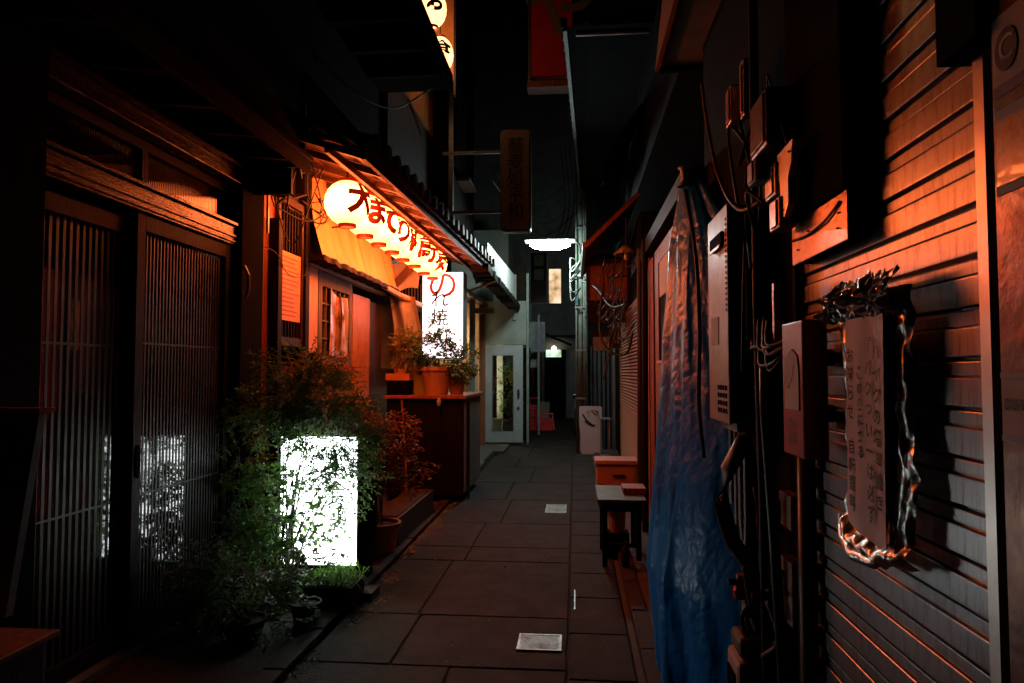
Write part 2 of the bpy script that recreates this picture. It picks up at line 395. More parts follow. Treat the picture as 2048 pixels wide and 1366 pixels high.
for a, c in zip(ys[:-1], ys[1:]):
    cuts = [-1.42, R(-1.0, -.62), -.045] if random.random() < .75 else [-1.42, -.045]
    for x0, x1 in zip(cuts[:-1], cuts[1:]):
        slab_mesh(x0, x1, a, c).build('paving_slab', 'slab_moss' if x0 < -1.2 and a < 6 else 'slab', alley)
y = -.6
while y < 22.8:
    l = R(.55, .66); slab_mesh(-.045, .30, y, y + l, .003).build('paving_slab', 'slab', alley); y += l
kerb = struct(part('kerb', 'concrete', None, (.302, .335, -1, 23, -.03, .0)))
y = -1.0
while y < 22.8:
    MB().box(.338, .43, y + .004, y + .596, -.03, .05 + R(-.004, .004)).build('kerb_stone', 'kerb', kerb, bevel=.006); y += .6
struct(part('right_apron', 'concrete', None, (.432, 3.0, -1, 23, -.03, .035)))
gut = struct(part('left_apron', 'concrete', None, (-4, -1.46, -1, 8.55, -.03, -.004)))
y = -1.0
while y < 8.4:
    MB().box(-1.56, -1.445, y + .004, y + .55, -.003, .028 + R(-.004, .004)).build('kerb_stone', 'kerb', gut, bevel=.006); y += .554
step = struct(part('doorstep', 'concrete', None, (-4, -1.44, 8.6, 11.2, -.03, .075), bevel=.01))
part('step_slab', 'concrete', step, (-4, -1.49, 11.21, 12.9, -.03, .07), bevel=.01)
part('step_slab', 'concrete', step, (-1.92, -1.32, 12.93, 14.2, -.03, .05), bevel=.008)

# manhole / drain covers
def drain(x0, x1, y0, y1, z, label, nx, ny, mesh=True):
    t = thing('drain_cover', label, 'drain cover', ((x0 + x1) / 2, (y0 + y1) / 2, z))
    w = .014
    part('frame', 'steel', t, (x0, x1, y0, y0 + w, z - .012, z + .004), (x0, x1, y1 - w, y1, z - .012, z + .004), (x0, x0 + w, y0 + w, y1 - w, z - .012, z + .004), (x1 - w, x1, y0 + w, y1 - w, z - .012, z + .004))
    part('plate', 'steel', t, (x0 + w + .003, x1 - w - .003, y0 + w + .003, y1 - w - .003, z - .012, z))
    b = MB()
    for i in range(nx):
        for j in range(ny):
            cx = x0 + w + .008 + (x1 - x0 - 2 * w - .016) * (i + .5) / nx; cy = y0 + w + .008 + (y1 - y0 - 2 * w - .016) * (j + .5) / ny
            a = .0035; dx = .002 if (i + j) % 2 else -.002
            b.box(cx - a + dx, cx + a + dx, cy - a, cy + a, z, z + .0025)
    stuff(b.build('tread_pattern', 'steel', t, fixn=False))
drain(-.322, -.080, 3.83, 4.06, .006, 'bright checkered steel drain cover nearest the camera in the paving', 20, 20)
drain(-.326, -.10, 7.52, 8.0, .006, 'small rectangular steel drain cover further along the alley', 14, 24)
part('slot_cover', 'galv', alley, (-.012, -.004, 4.5, 4.9, .0, .008))
# moss in the left gutter and joints
b = MB()
for _ in range(2600):
    x = -1.43 + abs(random.gauss(0, .10)); yy = R(3.4, 8.4)
    if noise.noise(Vector((x * 3, yy * 1.7, 4))) < .02: continue
    h = R(.002, .007); w = R(.004, .012); b.add([(x - w, yy - w, .0), (x + w, yy - w * .6, .0), (x + w * .3, yy + w, .0), (x, yy, h)], [(0, 1, 3), (1, 2, 3), (2, 0, 3)])
stuff(tag(b.build('moss', 'leaf', None, fixn=False), 'low moss tufts creeping out of the left gutter onto the paving', 'moss'))
# fallen leaves
b = MB()
for _ in range(260):
    x = R(-1.4, .28); yy = R(3.3, 9); b.leaf(Vector((x, yy, .013)), Vector((R(-1, 1), R(-1, 1), R(-.05, .1))), Vector((0, 0, 1)), R(.01, .035), R(.006, .018))
stuff(tag(b.build('fallen_leaves', 'stem', None, fixn=False), 'tiny dead leaves and grit scattered over the alley paving', 'litter'))

# ================================================================== LEFT 1: shop with sliding doors (wall plane x=-2.4)
shop = thing('sliding_door_shop', 'dark timber shopfront with slatted sliding doors, left foreground', 'building', (-2.4, 3.7, 0))
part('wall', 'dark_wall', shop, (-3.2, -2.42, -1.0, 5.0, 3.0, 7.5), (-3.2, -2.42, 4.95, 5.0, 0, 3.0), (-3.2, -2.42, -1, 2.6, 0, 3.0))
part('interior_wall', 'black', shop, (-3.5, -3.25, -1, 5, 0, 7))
part('corner_post', 'black', shop, (-2.42, -2.26, -.5, 2.78, 0, 2.98))
part('corner_post', 'black', shop, (-2.43, -2.30, 4.64, 4.98, 0, 3.4), bevel=.006)
lin = part('lintel', 'lintel_wood', shop, (-2.43, -2.335, 2.781, 4.60, 2.375, 2.505), bevel=.006)
part('moulding', 'lintel_wood', lin, (-2.43, -2.315, 2.781, 4.61, 2.508, 2.530), bevel=.003)
part('moulding', 'lintel_wood', lin, (-2.43, -2.325, 2.781, 4.605, 2.43, 2.445))
part('moulding', 'lintel_wood', lin, (-2.43, -2.325, 2.781, 4.605, 2.395, 2.404))
# transom with fluted glass
tr = part('transom', 'black_wood', shop, (-2.44, -2.40, 2.781, 4.60, 2.745, 2.80), (-2.44, -2.40, 2.781, 4.60, 2.532, 2.55), (-2.44, -2.40, 4.56, 4.60, 2.55, 2.745), (-2.44, -2.40, 3.66, 3.71, 2.55, 2.745))
b = MB()
y = 2.8
prof = []
while y < 4.56:
    for k in range(5): prof.append((-2.425 + .0012 * math.sin(math.pi * k / 4), y + .018 * k / 5))
    y += .018
vs = [(q[0], q[1], z) for z in (2.55, 2.745) for q in prof]; L_ = len(prof)
b.add(vs, [(i, i + 1, i + 1 + L_, i + L_) for i in range(L_ - 1)])
b.build('fluted_glass', 'glass', tr, smooth=True, fixn=False)
bm_ = part('upper_beam', 'lintel_wood', shop, (-2.44, -2.30, 2.781, 4.62, 2.805, 2.90), bevel=.006)
part('moulding', 'lintel_wood', bm_, (-2.44, -2.27, 2.781, 4.63, 2.902, 2.925))
# eave soffit over this shop
b = MB()
for i in range(4):
    x0 = -2.42 + i * .15
    b.box(x0, x0 + .144, -1.0, 4.72, 3.02 - i * .012, 3.04 - i * .012)
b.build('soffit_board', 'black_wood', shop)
for i in range(12):
    MB().bar((-2.42, -.6 + i * .46, 2.995), (-1.90, -.6 + i * .46, 2.945), .045, .06).build('rafter', 'black_wood', shop)
part('fascia', 'black_wood', shop, (-1.88, -1.85, -1, 4.74, 2.90, 3.03))
part('light_block_board', 'black_wood', shop, (-2.30, -1.90, 4.741, 4.77, 2.955, 3.42))  # boards added here to keep lantern light off the near soffit
part('light_block_board', 'black_wood', shop, (-2.30, -2.02, 4.80, 4.83, 2.78, 3.42))
part('track', 'galv', shop, (-2.44, -2.34, 2.781, 4.60, 0, .035))
part('track_rail', 'galv', shop, (-2.385, -2.379, 2.781, 4.60, .0355, .047))

def sliding_door(y0, y1, x, zt, nsl, label, stile, handle_y=None):
    d = part('sliding_door', 'black_wood', shop, (x, x + .035, y0, y0 + stile, .045, zt), (x, x + .035, y1 - stile * .9, y1, .045, zt), (x, x + .035, y0 + stile, y1 - stile * .9, zt - .09, zt), (x, x + .035, y0 + stile, y1 - stile * .9, .045, .14), bevel=.003)
    d['label'] = label
    part('glass_pane', 'glass', d, (x + .006, x + .010, y0 + stile - .002, y1 - stile * .9 + .002, .13, zt - .085))
    ya, yb = y0 + stile, y1 - stile * .9; pitch = (yb - ya) / nsl
    for i in range(nsl):
        w = pitch * .40; yc = ya + pitch * (i + .5)
        piece('slat', ('slat', round(w, 4), round(zt, 2)), lambda: B(-.001, .0013, -w / 2, w / 2, .14, zt - .09), 'slat_wood', d, (x + .0113, yc, 0))
    for z in ((.14 + zt) * .33, (.14 + zt) * .66):
        part('crossbar', 'slat_wood', d, (x + .0127, x + .0137, ya, yb, z, z + .012))
    if handle_y: 
        h = MB().prism([(handle_y + .018 * math.cos(t), 1.02 + .09 * math.sin(t)) for t in [k * math.pi / 8 for k in range(16)]], x + .035, x + .043, 'X')
        h.build('handle', 'black', d)
    return d
sliding_door(2.79, 3.62, -2.425, 2.33, 16, 'left sliding door with wide slats', .06)
sliding_door(3.56, 4.59, -2.388, 2.368, 27, 'right sliding door with narrow slats and oval pull', .075, 3.60)
# hanging loop beside the doors
tag(MB().tube([(-2.29, 4.66, 2.24), (-2.262, 4.66, 2.18), (-2.262, 4.67, 2.08), (-2.28, 4.67, 2.02)], .012, 8).build('door_hook', 'galv'), 'small curved metal hook on the black post beside the doors', 'hook')
# second storey overhanging, lit lanterns behind its edge
up = thing('upper_storey', 'black overhanging upper storey above the left shopfronts', 'building', (-1.9, 3, 4.4))
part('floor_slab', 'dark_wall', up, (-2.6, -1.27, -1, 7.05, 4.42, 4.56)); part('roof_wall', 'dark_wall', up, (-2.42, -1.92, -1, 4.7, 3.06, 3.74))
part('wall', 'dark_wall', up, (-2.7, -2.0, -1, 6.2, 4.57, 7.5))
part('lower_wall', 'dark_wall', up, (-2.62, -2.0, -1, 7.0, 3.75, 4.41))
part('fascia', 'black_wood', up, (-1.268, -1.25, -1, 7.06, 4.38, 4.58))
for i in range(14):
    part('floor_joist', 'black_wood', up, (-2.6, -1.3, -.5 + i * .54, -.44 + i * .54, 4.36, 4.418))
part('hanging_board', 'grey_wood', up, (-1.72, -1.28, 3.30, 3.32, 3.62, 3.70))
part('bracket', 'galv', up, (-1.9, -1.3, 3.4, 3.44, 4.0, 4.06))

# ================================================================== LEFT 2: izakaya with lanterns
iz = thing('lantern_shop', 'orange lit timber tavern front under a tiled eave, left middle', 'building', (-2.4, 7, 0))
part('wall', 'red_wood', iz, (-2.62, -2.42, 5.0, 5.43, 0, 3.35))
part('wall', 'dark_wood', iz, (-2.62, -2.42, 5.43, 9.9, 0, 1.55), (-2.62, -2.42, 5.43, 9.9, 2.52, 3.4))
for i in range(6):
    MB().box(-2.419, -2.405, 5.0 + i * .072, 5.069 + i * .072, 0, 3.3).build('board_plank', 'red_wood', iz)
part('post', 'black_wood', iz, (-2.41, -2.32, 5.29, 5.37, 0, 2.72), bevel=.005)
part('post', 'black_wood', iz, (-2.41, -2.35, 5.93, 6.02, 1.5, 3.3), bevel=.005)
# lattice window with paper
wf = part('window', 'dark_wood', iz, (-2.42, -2.37, 5.40, 5.92, 1.72, 1.79), (-2.42, -2.37, 5.40, 5.92, 2.90, 2.96), (-2.42, -2.37, 5.40, 5.44, 1.79, 2.9), (-2.42, -2.37, 5.88, 5.92, 1.79, 2.9)); wf['label'] = 'barred window with a pink paper menu'
part('pane', 'win_glass', wf, (-2.419, -2.412, 5.44, 5.88, 1.79, 2.9))
for i in range(7):
    part('window_bar', 'black_wood', wf, (-2.405, -2.385, 5.47 + i * .058, 5.485 + i * .058, 1.79, 2.9))
pp = part('paper_menu', 'menu_paper', wf, (-2.382, -2.378, 5.455, 5.875, 1.93, 2.50))
for i in range(14):
    w_ = R(.22, .36); z = 2.45 - i * .037
    b = MB(); y = 5.49
    while y < 5.49 + w_:
        q = R(.012, .03); b.box(-2.3775, -2.3765, y, y + q, z, z + .010); y += q + .006
    stuff(b.build('printed_line', 'lantern_red', pp))
# pale panel, then lattice door with poster
part('pale_panel', 'pale_board', iz, (-2.44, -2.395, 6.03, 6.34, 1.68, 2.50), bevel=.003)
wd = part('lattice_door', 'grey_wood', iz, (-2.44, -2.40, 6.38, 6.47, .0, 2.46), (-2.44, -2.40, 7.28, 7.37, .0, 2.46), (-2.44, -2.40, 6.47, 7.28, 2.33, 2.46), (-2.44, -2.40, 6.47, 7.28, .0, 1.66))
part('pane', 'win_glass', wd, (-2.436, -2.43, 6.47, 7.28, 1.66, 2.33))
for i in range(1, 6):
    part('muntin', 'grey_wood', wd, (-2.429, -2.408, 6.47 + i * .135 - .008, 6.47 + i * .135 + .008, 1.66, 2.33))
for i in range(1, 4):
    part('muntin', 'grey_wood', wd, (-2.426, -2.406, 6.47, 7.28, 1.66 + i * .168 - .008, 1.66 + i * .168 + .008))
MB().grid(lambda u, v: (-2.395 + .012 * math.sin(u * 9 + v * 2), 6.66 + u * .55, 1.66 + v * .68 * (1 - .25 * u * (v > .6))), 10, 10).build('poster', 'poster', wd, smooth=True)
MB().grid(lambda u, v: (-2.38 + .02 * math.sin(u * 6 + v * 3), 6.93 + u * .20, 1.72 + v * .55), 8, 10).build('plastic_flyer', 'plastic_sheet', wd, smooth=True)
part('notice_plate', 'lantern_red', wd, (-2.399, -2.39, 6.55, 7.22, 1.50, 1.585))
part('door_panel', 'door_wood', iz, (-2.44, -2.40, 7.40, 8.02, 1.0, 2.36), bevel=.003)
part('door_panel', 'dark_wood', iz, (-2.44, -2.41, 8.04, 8.55, .5, 2.34), bevel=.003)
part('head_rail', 'pale_board', iz, (-2.44, -2.36, 6.03, 8.60, 2.462, 2.515), bevel=.004)
# big board above: four panels
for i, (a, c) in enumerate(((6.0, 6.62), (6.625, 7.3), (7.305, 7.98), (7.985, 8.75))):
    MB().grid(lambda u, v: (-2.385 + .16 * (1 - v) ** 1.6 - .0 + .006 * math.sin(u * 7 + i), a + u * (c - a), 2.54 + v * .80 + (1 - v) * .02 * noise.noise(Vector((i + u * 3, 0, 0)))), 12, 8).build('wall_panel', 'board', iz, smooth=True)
b = MB()
for i in range(150):   # ragged dark cloth roll under the panels
    y = 5.98 + i * .0175; z = 2.53 + .03 * noise.noise(Vector((y * 4, 3, 0)))
    b.box(-2.38, -2.20 + .02 * noise.noise(Vector((y * 6, 0, 1))), y, y + .0172, z - .035 - .02 * abs(noise.noise(Vector((y * 9, 1, 0)))), z + .012)
b.build('rolled_blind', 'black_wood', iz)
MB().bar((-2.36, 8.62, 2.50), (-1.85, 8.62, 3.03), .05, .09).build('brace', 'dark_wood', iz)
MB().tube([(-2.25, 8.0, 2.52), (-2.15, 8.6, 2.44), (-2.0, 9.0, 2.38), (-1.92, 9.1, 2.42)], [.03, .04, .03, .02], 8).build('bamboo_pole', 'pale_board', iz)
# roof
ev = part('eave', 'eave_wood', iz, (-2.45, -2.40, 4.66, 9.9, 3.30, 3.40))
def slope(x): return 3.36 - (x + 2.4) * .32
Y0, Y1 = 4.62, 9.9
xe = lambda y: -1.40 + (y - 4.57) * .048   # eave edge drifts with the lot line
for i in range(6):
    a, c = i / 6, (i + 1) / 6
    X = lambda t, y: -2.4 + t * (xe(y) - .04 + 2.4)
    xs = [(X(a, Y0), Y0), (X(c, Y0) - .006, Y0), (X(c, Y1) - .006, Y1), (X(a, Y1), Y1)]
    dz = .014 if i % 2 else 0
    MB().add([(x, y, slope(x) - .02 + k - dz) for k in (0, .02) for x, y in xs], [(0, 1, 2, 3), (7, 6, 5, 4), (0, 4, 5, 1), (1, 5, 6, 2), (2, 6, 7, 3), (3, 7, 4, 0)]).build('soffit_board', 'eave_wood', ev)
for i in range(12):
    y = 4.7 + i * .455
    MB().bar((-2.4, y, slope(-2.4) - .055), (xe(y) - .05, y, slope(xe(y) - .05) - .055), .04, .05).build('rafter', 'eave_wood', ev)
for dx, dz, h in ((-.04, -.05, .09), (-.01, .0, .05), (-.30, -.10, .05)):
    MB().bar((xe(Y0) + dx, Y0, slope(xe(Y0) + dx) + dz), (xe(Y1) + dx, Y1, slope(xe(Y1) + dx) + dz), .03, h).build('fascia', 'eave_wood', ev)
def tile_mesh():
    b = MB(); n_ = 8
    for x0, dz in ((0, 0), (-.27, .09)):
        vs = []; fs = []
        for t in (0, -.30):
            for k in range(n_ + 1):
                a = math.pi * k / n_
                vs.append((x0 + t, .052 * math.cos(a), dz - t * .32 + .052 * math.sin(a) + .012))
        for k in range(n_): fs.append((k, k + 1, k + n_ + 2, k + n_ + 1))
        fs.append(tuple(range(n_, -1, -1))); b.add(vs, fs)
        b.add([(x0 + .0 + t, y, dz - t * .32 + z) for t in (0, -.30) for y, z in ((-.11, .008), (.11, .008), (.11, -.014), (-.11, -.014))], [(0, 3, 2, 1), (4, 5, 6, 7), (0, 1, 5, 4), (1, 2, 6, 5), (2, 3, 7, 6), (3, 0, 4, 7)])
    b.lathe([(0, 0), (.058, 0), (.058, .02), (0, .02)], (0, 0, 0), 12) if False else None
    # round end cap facing the alley
    c = [(.012, .058 * math.cos(2 * math.pi * k / 14), .022 + .058 * math.sin(2 * math.pi * k / 14)) for k in range(14)]
    b.add(c + [(q[0] - .03, q[1], q[2]) for q in c], [tuple(range(14)), tuple(range(27, 13, -1))] + [(k, (k + 1) % 14, 14 + (k + 1) % 14, 14 + k) for k in range(14)])
    return b
y = 4.72
while y < 9.85:
    piece('roof_tile', 'tile', tile_mesh, 'tile', ev, (xe(y) + .03 + R(-.006, .006), y, slope(xe(y)) + .045), (R(-.02, .02), R(-.02, .02), R(-.03, .03))); y += .235
# upper facades of the left row, barely lit
lf = thing('left_upper_facade', 'dark brown upper facade rising above the tiled eave', 'building', (-2, 8.5, 3.4))
part('wall', 'brown_wall', lf, (-2.6, -1.95, 7.1, 9.4, 3.40, 9))
part('wall', 'dark_wall', lf, (-2.6, -1.75, 9.4, 12, 3.42, 8))
part('downpipe', 'galv', lf, (-1.74, -1.68, 9.5, 9.56, 3.45, 8))
part('window_frame', 'black_wood', lf, (-1.75, -1.72, 10.0, 11.2, 4.6, 4.68), (-1.75, -1.72, 10.0, 11.2, 5.9, 5.98), (-1.75, -1.72, 10.0, 10.06, 4.68, 5.9), (-1.75, -1.72, 11.14, 11.2, 4.68, 5.9))
part('window_pane', 'win_glass', lf, (-1.75, -1.735, 10.06, 11.14, 4.68, 5.9))
part('sill', 'eave_wood', lf, (-1.95, -1.55, 10.2, 10.9, 4.35, 4.40))
part('panel', 'door_wood', lf, (-1.95, -1.93, 7.6, 9.35, 4.7, 8.0))
part('lit_panel', 'board', lf, (-1.95, -1.52, 8.62, 8.66, 5.2, 8.0)); part('lit_panel_edge', 'dark_wood', lf, (-1.518, -1.49, 8.60, 8.68, 5.0, 8.0))

# paper lanterns
def lantern(name, r, h, mat, ch, lab, loc, group, ang, tmat='backlit_ink', fsz=.25):
    t = thing(name, lab, 'lantern', loc, group)
    prof = []
    N = 22
    for i in range(N + 1):
        a = -math.pi / 2 + math.pi * i / N; a = max(-1.18, min(1.18, a * .97))
        rr_ = r * math.cos(a) * (1 + (.016 if i % 2 else -.010)); prof.append((max(rr_, r * .36), h * math.sin(a)))
    MB().lathe(prof, (0, 0, 0), 24).build('paper_shell', mat, t, smooth=True, local=True)
    rc = r * .40
    MB().lathe([(rc * .8, -h * .93), (rc, -h * .93), (rc, -h * 1.08), (rc * .8, -h * 1.08), (rc * .8, -h * .93)], (0, 0, 0), 20).build('bottom_ring', 'lantern_red', t, local=True)
    MB().lathe([(0, h * .90), (rc, h * .90), (rc, h * 1.05), (0, h * 1.05)], (0, 0, 0), 20).build('top_cap', 'lantern_red', t, local=True)
    MB().tube([(0, 0, h * 1.05), (0, 0, h * 1.05 + .14)], .006, 6).build('hanging_cord', 'rubber', t, local=True)
    def warp(x, y_):
        la = y_ / h; a = ang + x / r
        q = r * 1.045 * math.cos(la); return Vector((q * math.sin(a), -q * math.cos(a), h * 1.045 * math.sin(la)))
    text('painted_character', ch, tmat, t, (0, 0, 0), (1, 0, 0), (0, 0, 1), fsz, fat=.013, warp=warp, local=True)
    return t
info = [(5.30, '大', 'first and largest of the row, nearest the camera'), (5.72, 'ま', 'second in the row from the camera'), (6.14, 'て', 'third in the row from the camera'), (6.56, 'り', 'fourth in the row from the camera'),
        (7.02, '和', 'fifth in the row from the camera'), (7.48, '高', 'sixth in the row from the camera'), (7.95, 'の', 'seventh in the row from the camera'), (8.42, '気', 'last in the row before the tall white sign')]
for i, (y, ch, w_) in enumerate(info):
    lantern('paper_lantern', .176, .178, 'lantern_paper', ch, 'glowing round paper lantern, ' + w_, (-1.765 + i * .004 + R(-.008, .008), y, 2.83 + R(-.008, .008)), 'round paper lanterns under the tiled eave', math.radians(56 + R(-6, 6)))
for (x, y, z, ch, lab) in ((-1.66, 8.0, 5.80, 'お', 'upper glowing lantern with black lettering above the dark storey'), (-1.62, 8.25, 5.36, '食', 'lower glowing lantern with black lettering above the dark storey')):
    lantern('upstairs_lantern', .16, .22, 'upper_lantern', ch, lab, (x, y, z), 'lanterns on the upper storey', math.radians(20), 'ink', .22)

# tall white light sign
sg = thing('tall_light_sign', 'tall glowing white sign with brush lettering behind the potted plants', 'sign', (-1.72, 9.0, 1.7))
part('housing', 'grey_paint', sg, (-1.99, -1.455, 9.02, 9.30, 1.68, 2.815), (-1.995, -1.985, 9.0, 9.3, 1.68, 2.815), (-1.455, -1.445, 9.0, 9.3, 1.68, 2.815), bevel=.004)
part('light_panel', 'tall_sign_light', sg, (-1.983, -1.457, 9.0, 9.018, 1.69, 2.805))
text('lettering', 'の', 'lantern_red', sg, (-1.72, 8.995, 2.62), (1, 0, 0), (0, 0, 1), .42, fat=.004)
text('lettering', 'れ\n焼\nん', 'ink', sg, (-1.76, 8.995, 2.20), (1, 0, 0), (0, 0, 1), .24, fat=.002)
part('bracket', 'grey_paint', sg, (-2.42, -1.995, 9.1, 9.14, 2.3, 2.36), (-2.42, -1.995, 9.1, 9.14, 1.9, 1.96))
# plastic sheets hanging by the pots
tag(MB().grid(lambda u, v: (-2.33 + .36 * u + .04 * math.sin(v * 4), 8.75 + .06 * math.sin(u * 9 + v) - .1 * v, 1.55 + v * (.95 + .05 * math.cos(u * 3))), 18, 16).build('hanging_sheet', 'plastic_sheet', smooth=True), 'long grey plastic sheet hanging beside the potted plants', 'plastic sheet')
tag(MB().grid(lambda u, v: (-2.38 + .42 * u, 8.60 + .25 * v + .12 * math.sin(u * math.pi), 2.40 + .12 * u - .0 + v * .5 + .10 * math.sin(u * math.pi * .9) * (1 - v)), 18, 10).build('rolled_sheet', 'plastic_sheet', smooth=True), 'curved translucent plastic awning sheet under the last lanterns', 'plastic sheet')
b = thing('slatted_vent', 'dark vent with upright bars behind the plastic sheets', 'vent', (-2.1, 9.2, 2))
part('backing', 'black', b, (-2.42, -1.98, 9.32, 9.36, 1.3, 2.75))
for i in range(9): part('vent_bar', 'grey_paint', b, (-2.38 + i * .042, -2.365 + i * .042, 9.30, 9.317, 1.3, 2.7))

# clutter of meters and cables at the near end of the eave
def box_device(name, label, cat, x0, x1, y0, y1, z0, z1, mat, face='x', extras=True):
    t = thing(name, label, cat, ((x0 + x1) / 2, (y0 + y1) / 2, z0))
    part('housing', mat, t, (x0, x1, y0, y1, z0, z1), bevel=min(.008, (x1 - x0) * .1))
    if extras: 
        h = z1 - z0
        if face == 'x': part('cover_plate', mat, t, (x0 - .006, x0 - .0005, y0 + .02, y1 - .02, z0 + .08 * h, z1 - .08 * h), bevel=.002)
        else: part('cover_plate', mat, t, (x0 + .015, x1 - .015, y0 - .006, y0 - .0005, z0 + .08 * h, z1 - .08 * h), bevel=.002)
    return t
box_device('meter_box', 'small black meter box high beside the first lantern', 'meter', -2.33, -2.16, 5.05, 5.22, 2.86, 3.10, 'black', 'y')
box_device('junction_box', 'round edged junction box above the barred window', 'junction box', -2.40, -2.22, 5.55, 5.72, 2.98, 3.2, 'dark_wall', 'y')
def cable(pts, r, label=None, group=None, mat='rubber', n=6, cat='cable'):
    P = [Vector(q) for q in pts]; out = []
    for i in range(len(P) - 1):
        p0, p1, p2, p3 = P[max(i - 1, 0)], P[i], P[i + 1], P[min(i + 2, len(P) - 1)]
        for k in range(6):
            t = k / 6
            out.append(.5 * ((2 * p1) + (p2 - p0) * t + (2 * p0 - 5 * p1 + 4 * p2 - p3) * t * t + (3 * p1 - p0 - 3 * p2 + p3) * t ** 3))
    out.append(P[-1])
    o = MB().tube(out, r, n).build('cable', mat, smooth=True)
    return tag(o, label, cat, group)
for i in range(16):
    a = Vector((R(-2.35, -2.0), R(5.0, 5.5), R(2.7, 3.25))); c = a + Vector((R(-.2, .35), R(-.1, .5), R(-.5, .3)))
    md = (a + c) / 2 + Vector((R(-.15, .15), R(-.1, .1), R(-.3, -.05)))
    cable([a, md, c], R(.004, .009), 'thin black cable tangled beside the nearest lantern', 'cables tangled at the near end of the tiled eave')
cable([(-2.30, 5.1, 2.9), (-2.1, 5.0, 2.45), (-1.98, 5.05, 2.75), (-1.9, 5.1, 3.05)], .005, 'thin black wire looping in front of the nearest lantern')
cable([(-2.34, 5.0, 2.45), (-2.3, 5.2, 2.42), (-2.33, 5.5, 2.3), (-2.33, 5.85, 2.34), (-2.33, 5.9, 2.5)], .004, 'thin black wire sagging across the pink paper menu')
cable([(-2.1, 4.9, 4.1), (-1.9, 5.6, 3.9), (-1.7, 6.4, 4.0), (-1.45, 7.0, 4.45)], .008, 'dark cable swagged below the upper storey')
tag(MB().tube([(-2.31, 5.06, 2.55), (-2.31, 5.06, 3.2)], .012).build('conduit', 'galv'), 'thin conduit with bright clamp at the eave end', 'pipe')

# ================================================================== lit floor sign and plants
ls = thing('floor_light_sign', 'glowing white floor sign box standing behind the bush', 'sign', (-1.76, 4.9, .17))
part('housing', 'black', ls, (-2.045, -1.475, 4.735, 5.16, .12, 1.075), bevel=.006)
part('light_panel', 'sign_light', ls, (-2.030, -1.490, 4.722, 4.733, .185, 1.055))
part('frame', 'black', ls, (-2.045, -1.475, 4.712, 4.734, .155, .184), (-2.045, -1.475, 4.712, 4.734, 1.056, 1.075), (-2.045, -2.031, 4.712, 4.734, .184, 1.056), (-1.489, -1.475, 4.712, 4.734, .184, 1.056))
gb = MB()
for i in range(21): gb.box(-2.028 + i * .0268, -2.026 + i * .0268, 4.700, 4.702, .17, 1.06)
for i in range(33): gb.box(-2.03, -1.49, 4.698, 4.6999, .185 + i * .0268, .187 + i * .0268)
stuff(gb.build('wire_mesh', 'galv', ls, fixn=False))
text('lettering', 'お\n食\n事', 'paper', ls, (-1.62, 4.719, .66), (1, 0, 0), (0, 0, 1), .16)
part('foot', 'black', ls, (-2.03, -1.49, 4.76, 5.12, 0, .119))

def spray(b, sb, p, d, L, nl, ll, lw):
    """a twig with leaflets in pairs"""
    d = d.normalized(); pts = [p]; q = p.copy(); dd = d.copy()
    for i in range(4):
        dd = (dd + Vector((R(-.2, .2), R(-.2, .2), R(-.25, .05)))).normalized(); q = q + dd * L / 4; pts.append(q.copy())
    sb.tube(pts, [.0022, .002, .0016, .0012, .0008], 3, False)
    for i in range(nl):
        t = (i + R(.2, .9)) / nl * 4; k = min(3, int(t)); o = pts[k].lerp(pts[k + 1], t - k)
        side = Vector((R(-1, 1), R(-1, 1), R(-.5, .6)))
        b.leaf(o, (side + dd * .6), Vector((R(-.6, .6), R(-.6, .6), 1)), ll * R(.6, 1.25), lw * R(.7, 1.2))
def pot(name, x, y, r, h, mat, t, z=0, rim=True):
    MB().lathe([(0, 0), (r * .72, 0), (r * .97, h * .86), (r * 1.06, h * .86), (r * 1.06, h), (r * .92, h), (r * .90, h * .9), (0, h * .9)], (x, y, z), 24).build('pot', mat, t, smooth=False)
    MB().lathe([(0, h * .905), (r * .89, h * .905)], (x, y, z), 20).build('soil', 'soil', t)
